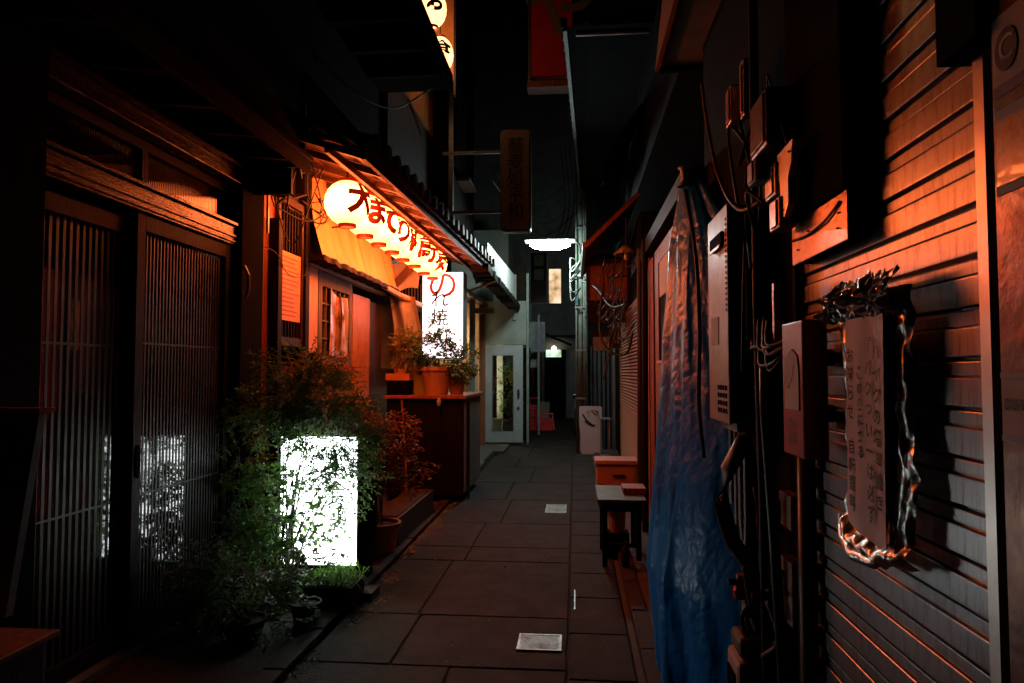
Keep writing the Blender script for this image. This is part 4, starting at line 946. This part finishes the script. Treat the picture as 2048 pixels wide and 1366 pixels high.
# overhanging second-floor box, near right
ov = thing('overhang_box', 'boxy overhang above the right shopfront with orange lit edge', 'building', (.9, 3, 3.5))
part('underside', 'grey_wall', ov, (.56, 2.6, -1, 4.56, 3.50, 3.56)); MB().prism([(-1, 3.47), (4.58, 3.47), (4.19, 3.73), (-1, 7.2)], .53, .558, 'X').build('side_panel', 'orange_paint', ov); part('end_panel', 'dark_wall', ov, (.558, 2.6, 4.562, 4.60, 3.47, 5.5)); part('wall', 'dark_wall', ov, (.9, 2.6, -1, 4.5, 2.75, 3.49))
for i in range(0): part('joist', 'black_wood', ov, (.56, 2.4, .2 + i * .95, .25 + i * .95, 3.44, 3.499))

# ================================================================== RIGHT middle: wooden door hut, poles, tarp
rm = thing('wooden_door_front', 'orange timber front with small windowed door beside the tarpaulin', 'building', (.72, 6, 0))
part('wall', 'dark_wood', rm, (.80, 2.4, 4.3, 8.3, 0, 2.74))
d = part('door', 'orange_paint', rm, (.70, .73, 5.0, 5.25, .1, 2.55), (.70, .73, 5.95, 6.2, .1, 2.55), (.70, .73, 5.25, 5.95, .1, 1.60), (.70, .73, 5.25, 5.95, 2.42, 2.55), bevel=.003)
part('pane', 'win_glass', d, (.712, .718, 5.25, 5.95, 1.60, 2.42)); part('paper', 'paper', d, (.704, .708, 5.3, 5.9, 2.12, 2.42)); part('sill', 'pale_board', d, (.685, .699, 5.2, 6.0, 1.575, 1.598))
for y, m_ in ((6.35, 'orange_paint'), (6.75, 'red_wood'), (7.35, 'orange_paint')): part('upright_board', m_, rm, (.70, .74, y, y + R(.2, .32), .05, 2.6 + R(-.1, .1)), bevel=.003)
for y, c in ((6.6, 'black_wood'), (7.1, 'rubber')): MB().tube([(.64, y, 0), (.66, y + .05, 2.75)], .03, 8).build('pole', c, rm)
part('white_notice', 'paper', rm, (.690, .695, 7.15, 7.35, 1.75, 2.3)); part('low_board', 'orange_paint', rm, (.62, .64, 4.6, 4.9, .05, 1.1))
part('header', 'black_wood', rm, (.66, .80, 4.3, 8.3, 2.62, 2.75))

tp = thing('blue_tarpaulin', 'wrinkled blue tarpaulin draped over a stack, right of the alley', 'tarpaulin', (.6, 3.8, 0))
def lerp(a, b, t): return a + (b - a) * t
KEY = [(0.0, (.40, 3.72), (.42, 3.35), (.64, 2.95)), (.5, (.36, 3.80), (.41, 3.42), (.70, 2.98)), (1.1, (.45, 4.02), (.52, 3.62), (.765, 3.22)), (1.6, (.51, 4.18), (.575, 3.80), (.77, 3.45)), (2.28, (.575, 4.28), (.63, 3.93), (.78, 3.72)), (2.60, (.615, 4.12), (.632, 4.02), (.70, 3.98))]
def tarp(u, v):
    z = v * 2.60
    for a, c in zip(KEY[:-1], KEY[1:]):
        if a[0] <= z <= c[0] + 1e-6: break
    t = (z - a[0]) / (c[0] - a[0]); P = [Vector((lerp(a[k][0], c[k][0], t), lerp(a[k][1], c[k][1], t), 0)) for k in (1, 2, 3)]
    E0 = Vector((.80, P[0].y + .18, 0))
    if u < .18: q = E0.lerp(P[0], u / .18)
    elif u < .55: q = P[0].lerp(P[1], (u - .18) / .37)
    else: q = P[1].lerp(P[2], (u - .55) / .45)
    fold = (1 - v * .8)
    n1 = noise.noise(Vector((u * 6.5 + v * 1.6, v * 1.6, 0))); n2 = noise.turbulence(Vector((u * 12, z * 4, 3)), 3, False)
    n3 = noise.noise(Vector((u * 11 + z * 2.5, z * 2.4, 9)))
    off = .06 * n1 * fold + (.25 + .75 * fold) * (.008 * n2 + .012 * n3)
    dr_ = Vector((-.85, -.5, 0)) if u < .55 else Vector((-.5, -.85, 0))
    q = q + dr_ * off
    return (q.x, q.y, z + .01 + .02 * n1 - (.0 if v > 0 else 0))
MB().grid(tarp, 96, 150).build('sheet', 'tarp', tp, smooth=True, fixn=False)
b = MB()
def knot(u, v):
    a = u * 2 * math.pi; r = .05 * (1 - .55 * math.sin(v * 3.0)) * (1 + .35 * noise.noise(Vector((math.cos(a) * 2, math.sin(a) * 2, v * 4))))
    return (.635 + r * math.cos(a), 4.03 + r * math.sin(a), 2.56 + v * .11)
b.grid(knot, 18, 8).build('gathered_top', 'paper', tp, smooth=True, fixn=False)
cable([(.60, 3.85, 2.5), (.615, 3.62, 2.1), (.60, 3.45, 1.7), (.585, 3.40, 1.35), (.60, 3.36, 1.1)], .010, 'black cable hanging down over the blue tarpaulin')

# cabinet, bench and pot
wc = thing('small_cabinet', 'pinkish small cabinet standing on the kerb', 'cabinet', (.45, 8.2, 0))
part('body', 'cabinet', wc, (.24, .70, 8.05, 8.45, .05, .455), bevel=.008); part('top', 'cabinet', wc, (.22, .71, 8.02, 8.46, .458, .505), bevel=.008)
part('front_panel', 'cabinet', wc, (.27, .67, 8.040, 8.048, .09, .43)); part('handle', 'dark_wood', wc, (.42, .55, 8.02, 8.039, .32, .345))
bn = thing('wooden_stool', 'low green topped wooden stool in front of the cabinet', 'stool', (.3, 5.5, 0))
part('seat', 'bench_green', bn, (.17, .54, 5.45, 6.15, .500, .526), bevel=.004)
part('apron', 'black_wood', bn, (.20, .51, 5.49, 5.51, .43, .499), (.20, .51, 6.08, 6.10, .43, .499), (.20, .22, 5.511, 6.079, .43, .499))
for x in (.205, .465):
    for y in (5.512, 6.037): part('leg', 'black_wood', bn, (x, x + .04, y, y + .04, 0.0 if x < .3 else .052, .4285))
part('stretcher', 'black_wood', bn, (.246, .464, 5.52, 5.54, .15, .18))
tag(part('wood_offcut', 'red_wood', None, (.38, .56, 5.7, 5.95, .527, .575), bevel=.003), 'red brown wood block lying on the green stool', 'wood block')
t = thing('pink_bucket', 'pink bucket standing beneath the green stool', 'bucket', (.36, 5.95, 0)); MB().lathe([(0, 0), (.06, 0), (.075, .2), (.066, .2), (.055, .01)], (.34, 5.85, .2), 16).build('pail', 'cabinet', t); part('stand', 'black', t, (.25, .43, 5.76, 5.94, 0, .199))
tag(MB().lathe([(0, 0), (.03, 0), (.035, .12), (.012, .16), (.012, .19), (0, .19)], (.37, 5.35, .05), 12).build('bottle', 'win_glass'), 'small dark glass bottle on the kerb under the stool', 'bottle')
# white standing sign with ink drawing
ws = thing('standing_sign', 'pale standing board with a brush drawing beside the pole', 'sign', (.27, 12.8, 0))
pts = [(.115, .02), (.085, .10), (.09, .35), (.07, .60), (.072, .87), (.09, .885), (.27, .89), (.46, .885), (.48, .87), (.482, .6), (.455, .35), (.445, .05), (.43, .02)]
MB().prism(pts, 12.80, 12.83).build('board', 'sign_white', ws)
b = MB()
for pts_, w_ in (([(.13, .74), (.20, .64), (.30, .55), (.36, .54)], .03), ([(.17, .62), (.26, .55), (.33, .53)], .022), ([(.30, .80), (.34, .75), (.40, .73)], .018), ([(.22, .80), (.25, .74), (.23, .70)], .006), ([(.36, .80), (.42, .76)], .01), ([(.20, .78), (.32, .82), (.41, .80), (.42, .66), (.38, .60)], .004)):
    for p0, p1 in zip(pts_[:-1], pts_[1:]): b.bar((p0[0], 12.797, p0[1]), (p1[0], 12.797, p1[1]), .004, w_)
b.build('brush_drawing', 'ink', ws)
part('foot', 'galv', ws, (.12, .42, 12.831, 13.1, .0, .03))
tag(part('metal_table', 'galv', None, (.42, .62, 12.2, 12.6, .68, .70), (.44, .46, 12.22, 12.24, .036, .68), (.58, .60, 12.22, 12.24, .036, .68), (.44, .46, 12.56, 12.58, .036, .68), (.58, .60, 12.56, 12.58, .036, .68)), 'thin legged metal side table behind the standing board', 'table')
# lamp-like metal shade and hanging clutter on the right
t = thing('metal_shade_lamp', 'unlit metal lamp shade hanging among cables on the right', 'lamp', (.62, 8.2, 2.9))
MB().lathe([(.02, .10), (.05, .09), (.15, .0), (.145, -.01), (.04, .075)], (.60, 8.2, 2.88), 20).build('shade', 'cream_metal', t, smooth=True); MB().lathe([(0, -.1), (.03, -.08), (.035, -.04), (.02, 0)], (.60, 8.2, 2.90), 12).build('bulb', 'white_paint', t, smooth=True); MB().tube([(.6, 8.2, 2.98), (.6, 8.2, 3.3)], .008).build('cord', 'rubber', t)
G = 'black cables tangled on the right shopfronts'
for i in range(34):
    y = R(7.4, 9.6); a = Vector((R(.45, .7), y, R(2.0, 3.1))); c = a + Vector((R(-.15, .15), R(-.8, .8), R(-.5, .4)))
    c.x = min(c.x, .7)
    md = (a + c) / 2 + Vector((R(-.2, .02), R(-.3, .3), R(-.5, -.05)))
    cable([a, md, c], R(.004, .009), 'black cable drooping between the louvres and the timber door', G)
cable([(.35, 8.6, 2.6), (.30, 8.5, 2.0), (.42, 8.4, 1.75), (.60, 8.3, 1.72), (.66, 8.1, 1.95)], .014, 'thick black cable hanging in a deep loop before the louvres')
cable([(.12, 11.5, 3.0), (.3, 10, 2.7), (.45, 9, 2.35), (.6, 8.3, 2.3)], .012, 'black cable sagging from the pole to the right shopfront')
for i in range(6):
    z = R(3.9, 5.2); cable([(-1.25, R(9.6, 13), z + R(-.3, .3)), (-.6, 12.3, z - .25), (.05, 12.4, z + .2)], .005, 'overhead wire crossing to the utility pole', 'overhead wires between the left eaves and the utility pole')
for i in range(3):
    x = -.25 + i * .08; cable([(x, 12.6, 5.6), (x + .08, 12.8, 4.6), (x - .06, 12.1, 3.80)], .008, 'thin wire dropping to the street lamp', 'wires dropping to the street lamp')

# ================================================================== RIGHT near: meters, heater, red box, pipes
rn = thing('service_wall', 'dark wall strip crowded with meters and pipes', 'wall', (.80, 3, 0))
part('wall', 'dark_wall', rn, (.79, 2.4, 2.46, 4.3, 0, 3.5))
he = thing('water_heater', 'stained beige gas water heater on the wall by the tarpaulin', 'water heater', (.7, 3.1, 1.29))
part('housing', 'green_pipe', he, (.632, .785, 2.90, 3.30, 1.295, 2.185), bevel=.01)
part('front_cover', 'heater', he, (.618, .631, 2.895, 3.305, 1.29, 2.19), bevel=.004)
part('exhaust_slot', 'black', he, (.606, .617, 2.96, 3.20, 2.03, 2.09), bevel=.004)
part('exhaust_lip', 'steel', he, (.600, .6055, 2.97, 3.19, 2.022, 2.034))
gb = MB()
for i in range(4):
    for j in range(4): gb.box(.6155, .6175, 2.93 + i * .05, 2.962 + i * .05, 1.33 + j * .032, 1.35 + j * .032)
gb.build('vent_grille', 'black', he)
gb = MB()
for j in range(18): gb.box(.6155, .6175, 2.912, 2.925, 1.75 + j * .022, 1.76 + j * .022)
gb.build('side_vents', 'black', he)
part('label_plate', 'paper', he, (.6150, .6175, 3.08, 3.22, 1.62, 1.74)); part('mount_bracket', 'galv', he, (.66, .785, 2.95, 3.25, 1.255, 1.289))
for i, y in enumerate((2.96, 3.04, 3.13, 3.21)): tag(MB().tube([(.70, y, 1.254), (.70, y, .9), (.70 + R(-.03, .03), y + R(-.04, .04), .5), (.73, y, .06)], .016 + .004 * (i % 2), 8).build('heater_pipe', 'olive_pvc'), 'olive pipe running down from the water heater', 'pipe', 'pipes under the water heater')
# large insulated pipe loop
tag(MB().tube([(.66, 2.80, 1.25), (.60, 2.84, 1.12), (.575, 2.86, .98), (.61, 2.84, .84), (.68, 2.80, .74), (.72, 2.8, .4), (.72, 2.8, .06)], .032, 12).build('lagged_pipe', 'olive_pvc', smooth=True), 'thick olive lagged pipe bulging out under the heater', 'pipe')
gm = thing('gas_meter', 'grey gas meter low at the foot of the pipes', 'meter', (.72, 2.62, .1))
part('body', 'meter_grey', gm, (.60, .72, 2.72, 2.92, .16, .42), bevel=.02); part('cap', 'green_pipe', gm, (.61, .71, 2.74, 2.90, .422, .50), bevel=.02); MB().tube([(.66, 2.82, .50), (.66, 2.82, .62)], .02).build('pipe_joint', 'steel', gm)
part('dial', 'black', gm, (.593, .5995, 2.76, 2.88, .26, .36))
vv = thing('valve', 'rusty red valve fitting above the gas meter', 'valve', (.62, 2.75, .55)); MB().lathe([(0, 0), (.03, 0), (.035, .03), (.02, .05), (.02, .09), (0, .09)], (.63, 2.78, .64), 10).build('body', 'red_metal', vv); MB().tube([(.58, 2.78, .70), (.68, 2.78, .70)], .012).build('handle', 'rubber', vv)
tag(part('concrete_block', 'concrete', None, (.50, .66, 2.75, 2.98, .036, .15), bevel=.006), 'stained concrete block by the foot of the tarpaulin', 'block')
# downpipes
tag(MB().tube([(.69, 2.66, 0), (.68, 2.64, 1.0), (.665, 2.62, 1.7), (.665, 2.62, 3.4)], .017, 10).build('conduit', 'rubber', smooth=True), 'slim black conduit running the full height near the heater', 'pipe')
tag(MB().tube([(.70, 2.42, .0), (.68, 2.50, .9), (.67, 2.56, 1.35), (.67, 2.56, 1.6)], .018, 10).build('blue_green_pipe', 'blue_pipe', smooth=True), 'blue green pipe leaning outward below the meters', 'pipe')
tag(MB().tube([(.66, 2.68, 1.62), (.66, 2.68, 2.1)], .022, 10).build('pipe_sleeve', 'dark_wall'), 'dark sleeve on the slim conduit', 'pipe')
tag(MB().tube([(.745, 2.36, .0), (.745, 2.36, 1.26)], .028, 12).build('drain_pipe', 'olive_pvc', smooth=True), 'olive drain pipe standing at the left edge of the shutter', 'pipe')
box_device('fuse_box', 'red edged fuse box high above the meters', 'fuse box', .62, .72, 2.30, 2.50, 2.24, 2.43, 'rusty_panel')
box_device('cable_box', 'small grey cable box under the fuse box', 'junction box', .60, .68, 2.37, 2.47, 2.14, 2.215, 'meter_grey')
box_device('switch_box', 'upper tilted beige box among the meters', 'junction box', .645, .70, 2.30, 2.42, 2.075, 2.18, 'alu_plate')
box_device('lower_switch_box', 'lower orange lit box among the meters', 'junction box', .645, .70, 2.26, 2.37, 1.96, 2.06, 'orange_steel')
em = thing('metal_plate', 'waisted bare metal plate catching orange light among the meters', 'bracket', (.69, 2.22, 2.03))
MB().prism([(2.31, 2.20), (2.31, 2.13), (2.285, 2.10), (2.27, 2.02), (2.245, 1.985), (2.20, 2.02), (2.20, 2.10), (2.165, 2.14), (2.15, 2.205)], .655, .675, 'X').build('plate', 'alu_plate', em)
for (y, z) in ((2.30, 2.17), (2.17, 2.17), (2.25, 2.01)): MB().lathe([(0, 0), (.007, 0), (.005, .004), (0, .005)], (0, 0, 0), 8).build('screw', 'rubber', em, local=True).location = Vector((.653, y, z)) - Vector(em.location)
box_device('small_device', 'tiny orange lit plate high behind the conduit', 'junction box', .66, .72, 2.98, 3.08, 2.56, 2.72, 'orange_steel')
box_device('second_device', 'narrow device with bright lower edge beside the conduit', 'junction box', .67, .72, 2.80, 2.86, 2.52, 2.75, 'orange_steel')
tag(part('chrome_strip', 'steel', None, (.665, .69, 2.41, 2.43, 1.56, 1.80)), 'bright narrow metal strip above the red box', 'bracket')
rbx = thing('red_box', 'red wall box with a white arched notice', 'box', (.68, 2.15, 1.25))
part('housing', 'red_metal', rbx, (.642, .712, 2.05, 2.245, 1.253, 1.65), bevel=.006)
part('mount', 'black', rbx, (.713, .785, 2.2, 2.24, 1.35, 1.40)); part('mount', 'black', rbx, (.713, .785, 2.2, 2.24, 1.52, 1.57))
pts = [(2.08, 1.39), (2.21, 1.39), (2.21, 1.51), (2.195, 1.55), (2.145, 1.57), (2.095, 1.55), (2.08, 1.51)]
MB().prism(pts, .6385, .6415, 'X').build('notice', 'paper', rbx)
text('lettering', 'ノ', 'red_ink', rbx, (.6375, 2.145, 1.48), (0, -1, 0), (0, 0, 1), .10); text('lettering', '消火\n器具', 'ink', rbx, (.6405, 2.145, 1.325), (0, -1, 0), (0, 0, 1), .04)
for i in range(9):
    a = Vector((.67, R(2.45, 2.7), R(1.60, 1.72))); cable([a, a + Vector((-.02, -.06, R(-.10, -.05))), a + Vector((-.03, -.14, R(-.14, -.09))), Vector((.69, 2.26, R(1.56, 1.62)))], R(.004, .008), 'black cable bunched above the red box', 'cables bunched above the red box')
for i in range(9):
    a = Vector((R(.64, .7), R(2.3, 2.8), R(1.85, 2.5))); cable([a, a + Vector((R(-.06, 0), R(-.1, .1), R(-.15, .1))), a + Vector((R(-.02, .03), R(-.25, .25), R(-.5, .3)))], R(.004, .008), 'thin black cable among the meters', 'thin cables among the meters')
cable([(.60, 3.3, 2.85), (.58, 3.1, 2.62), (.59, 2.9, 2.3), (.62, 2.7, 2.12), (.65, 2.5, 2.1)], .008, 'reddish cable swinging down to the meters', mat='red_wood')
for i in range(12):
    a = Vector((R(.64, .74), R(2.5, 2.85), R(.5, 1.1))); cable([a, a + Vector((R(-.05, .02), R(-.08, .08), R(-.12, -.02))), a + Vector((R(-.02, .03), R(-.1, .1), R(-.3, .1)))], R(.006, .014), 'cable coil low among the pipes', 'cable coils low among the pipes')
for z, m_ in ((.95, 'cabinet'), (.72, 'plaster'), (.62, 'meter_grey')): tag(part('wall_plate', m_, None, (.74, .785, 2.52, 2.66, z, z + .12), bevel=.004), {.95: 'pinkish plate behind the pipes, top one', .72: 'orange plate behind the pipes, middle one', .62: 'grey plate behind the pipes, lowest one'}[z], 'plate')

# sign cabinet on the wall above the shutter's left part
bb = thing('sign_cabinet', 'dark cabinet projecting over the shutter, worn orange lower panel', 'cabinet', (.75, 2.1, 1.85))
part('face_panel', 'orange_steel', bb, (.716, .722, 1.90, 2.37, 1.85, 2.05), bevel=.002)
part('carcass', 'black', bb, (.7225, .778, 1.90, 2.37, 1.856, 3.3))
part('cover', 'black', bb, (.704, .715, 1.895, 2.375, 1.985, 3.3), bevel=.003)
for (y, z) in ((2.30, 1.89), (2.2, 1.93), (1.96, 1.89), (1.95, 1.93)): MB().lathe([(0, 0), (.006, 0), (.004, .004), (0, .005)], (0, 0, 0), 8).build('screw', 'rubber', bb, local=True).location = Vector((.713, y, z)) - Vector(bb.location)
cable([(.712, 2.35, 1.93), (.709, 2.2, 1.92), (.709, 2.05, 1.93), (.712, 1.94, 1.96)], .004, 'thin cable stapled across the orange panel')

# the shutter
sh = thing('roller_shutter', 'grey roller shutter lit orange from the lanterns', 'roller shutter', (.78, 1.9, 0))
def slat():
    # cross-section in (x, z); x smaller = towards the alley
    pr = [(.004, 0), (-.0085, .0015), (-.0098, .003), (-.0100, .006), (-.0100, .056), (-.0098, .0585), (-.0085, .0600), (.001, .0605), (.001, .0635), (-.0035, .0645), (-.004, .066), (-.004, .090), (-.0035, .0918), (.004, .093), (.011, .0935), (.011, .1), (.02, .1), (.02, 0)]
    return MB().prism(pr, -.54, .565)
for i in range(31):
    piece('slat', 'slatshutter', slat, 'shutter', sh, (.785 + R(-.0008, .0008), 1.92, .03 + i * .1), (R(-.003, .003), 0, R(-.0015, .0015)))
part('guide_rail', 'alu_plate', sh, (.752, .80, 1.315, 1.378, 0, 3.2), bevel=.003)
part('guide_rail', 'black_wood', sh, (.752, .80, 2.462, 2.50, 0, 3.2), bevel=.003)
part('bottom_bar', 'galv', sh, (.772, .80, 1.38, 2.46, .0, .029))
part('backing', 'dark_wall', sh, (.806, 2.4, 1.0, 2.455, 0, 3.5))
# stickers right of the shutter
pc = thing('poster_column', 'weathered panel with stickers at the right edge', 'panel', (.72, .9, 0))
part('panel', 'rusty_panel', pc, (.722, .80, -.6, 1.262, 0, 3.2)); part('post', 'black', pc, (.735, .80, 1.264, 1.312, 0, 3.4)); part('header', 'black', pc, (.70, .80, 1.27, 1.40, 2.09, 2.6))
part('sticker_sheet', 'paper', pc, (.7195, .7215, 1.10, 1.255, 1.80, 2.105))
part('round_logo', 'ink', pc, (.7190, .7193, 1.10, 1.105, 2.0, 2.001)); 
MB().prism([(1.215 + .030 * math.cos(k * math.pi / 12), 2.04 + .036 * math.sin(k * math.pi / 12)) for k in range(24)], .7175, .719, 'X').build('round_logo', 'ink', pc)
text('logo_letter', 'C', 'paper', pc, (.7168, 1.214, 2.04), (0, -1, 0), (0, 0, 1), .06)
part('colour_band', 'purple', pc, (.7180, .7192, 1.10, 1.252, 1.965, 1.985)); part('colour_band', 'bench_green', pc, (.7180, .7192, 1.10, 1.252, 1.945, 1.963))
part('food_picture', 'food', pc, (.7180, .7192, 1.10, 1.250, 1.815, 1.925))
part('lower_sticker', 'paper', pc, (.7195, .7215, 1.05, 1.258, 1.385, 1.50)); part('sticker_edge', 'grey_paint', pc, (.7180, .7192, 1.05, 1.258, 1.385, 1.395), (.7180, .7192, 1.05, 1.258, 1.49, 1.50))
text('lettering', 'DISCOVER', 'ink', pc, (.7175, 1.187, 1.446), (0, -1, 0), (0, 0, 1), .026, fat=.0006)
MB().prism([(1.20, 1.397), (1.12, 1.397), (1.12, 1.425)], .7182, .7190, 'X').build('orange_corner', 'crate_orange', pc)

# foil-wrapped handwritten notice
fo = thing('foil_notice', 'handwritten paper notice wrapped in crumpled kitchen foil on the shutter', 'notice', (.72, 1.8, 1.4))
def foil(u, v):
    y = 2.0 - u * .40; z = 1.075 + v * .62
    edge = max(abs(u - .42) / (.42 if u < .42 else .58) - .55, 0) / .45
    y += .022 * noise.noise(Vector((v * 5, 1 if u > .5 else 5, 0))) * edge - .05 * (1 - v) * (1 - u)
    x = .716 + .022 * edge ** 2 - .026 * edge * abs(noise.noise(Vector((u * 16, v * 3.2, 2)))) + .012 * noise.noise(Vector((u * 14, v * 12, 7))) * (edge + .2)
    if v < .08: x -= .03 * math.sin((.08 - v) / .08 * math.pi)
    z += .02 * noise.noise(Vector((u * 7, 0, 0))) * (1 if v < .2 else 0) - (.03 * math.sin(u * 3.1) if v < .1 else 0)
    return (x, y, z)
MB().grid(foil, 60, 80).build('foil_sheet', 'foil', fo, smooth=True, fixn=False)
def ruffle(u, v):
    y = 2.01 - u * .40; z = 1.632 + v * .105
    a_ = abs(noise.noise(Vector((u * 11, v * 2.6, 3)))); c_ = noise.noise(Vector((u * 23, v * 7, 8))); e_ = noise.noise(Vector((u * 9, 1, 5)))
    return (.712 - .075 * math.sin(min(1, v * 1.15) * math.pi) * (.25 + 1.3 * a_) + .014 * c_, y + .018 * noise.noise(Vector((u * 12, v * 9, 1))), z + .012 * c_ + (.03 * e_ if v > .7 else 0))
MB().grid(ruffle, 64, 16).build('crumpled_foil', 'foil', fo, smooth=False, fixn=False)
MB().tube([(.715, 1.99, 1.115), (.70, 1.93, 1.07), (.69, 1.84, 1.045), (.70, 1.74, 1.05), (.715, 1.66, 1.095)], [.006, .013, .015, .013, .006], 10).build('foil_roll', 'foil', fo, smooth=True)
MB().grid(lambda u, v: (.701 + .003 * math.cos(u * 9), 1.895 - u * .235 - .010 * v + .01, 1.115 + v * .52 - u * .03 * (1 - v)), 20, 10).build('paper_sheet', 'notice', fo, smooth=True)
for i, (s, y, z, sz, mt) in enumerate((('ハ\nイ\nク\nの\n増\n車\n置\nき', 1.700, 1.37, .042, 'ink'), ('『\nバ\nク\nつ\nい\nー\nは\n必\nず', 1.745, 1.36, .042, 'ink'), ('こ\nの\n奥\nに\n来\nる', 1.80, 1.40, .033, 'ink'), ('お\n知\nら\nせ', 1.855, 1.47, .040, 'ink'), ('自\n転\n車\n等', 1.855, 1.24, .040, 'ink'))):
    text('handwriting', s, mt, fo, (0, 0, 0), (0, -1, 0), (0, 0, 1), sz, fat=.0010, space=1.18, warp=lambda a, c, y=y, z=z: Vector((.6975, y - a - .006 * noise.noise(Vector((a * 30, c * 22, y * 40))), z + c + .006 * noise.noise(Vector((a * 24, c * 30, 5 + y * 30))))))

# near-left dark objects
bx = thing('corner_bin', 'dark box with red lit top edge in the bottom left corner', 'box', (-1.75, 1.9, 0))
part('body', 'dark_wood', bx, (-2.2, -1.58, 1.55, 2.0, 0, .70), bevel=.006); part('lid', 'red_wood', bx, (-2.22, -1.56, 1.53, 2.03, .702, .722), bevel=.004)
sb2 = thing('leaning_board', 'slim board with red top standing at the left edge', 'sign', (-1.78, 2.05, .7))
MB().add([(-2.1, 2.1, .723), (-1.80, 2.1, .723), (-1.705, 2.1, 1.37), (-2.1, 2.1, 1.37), (-2.1, 2.13, .723), (-1.80, 2.13, .723), (-1.705, 2.13, 1.37), (-2.1, 2.13, 1.37)], [(0, 1, 2, 3), (7, 6, 5, 4), (0, 4, 5, 1), (1, 5, 6, 2), (2, 6, 7, 3), (3, 7, 4, 0)]).build('panel', 'grey_paint', sb2)
part('top_cap', 'red_metal', sb2, (-2.12, -1.69, 2.08, 2.15, 1.371, 1.386))
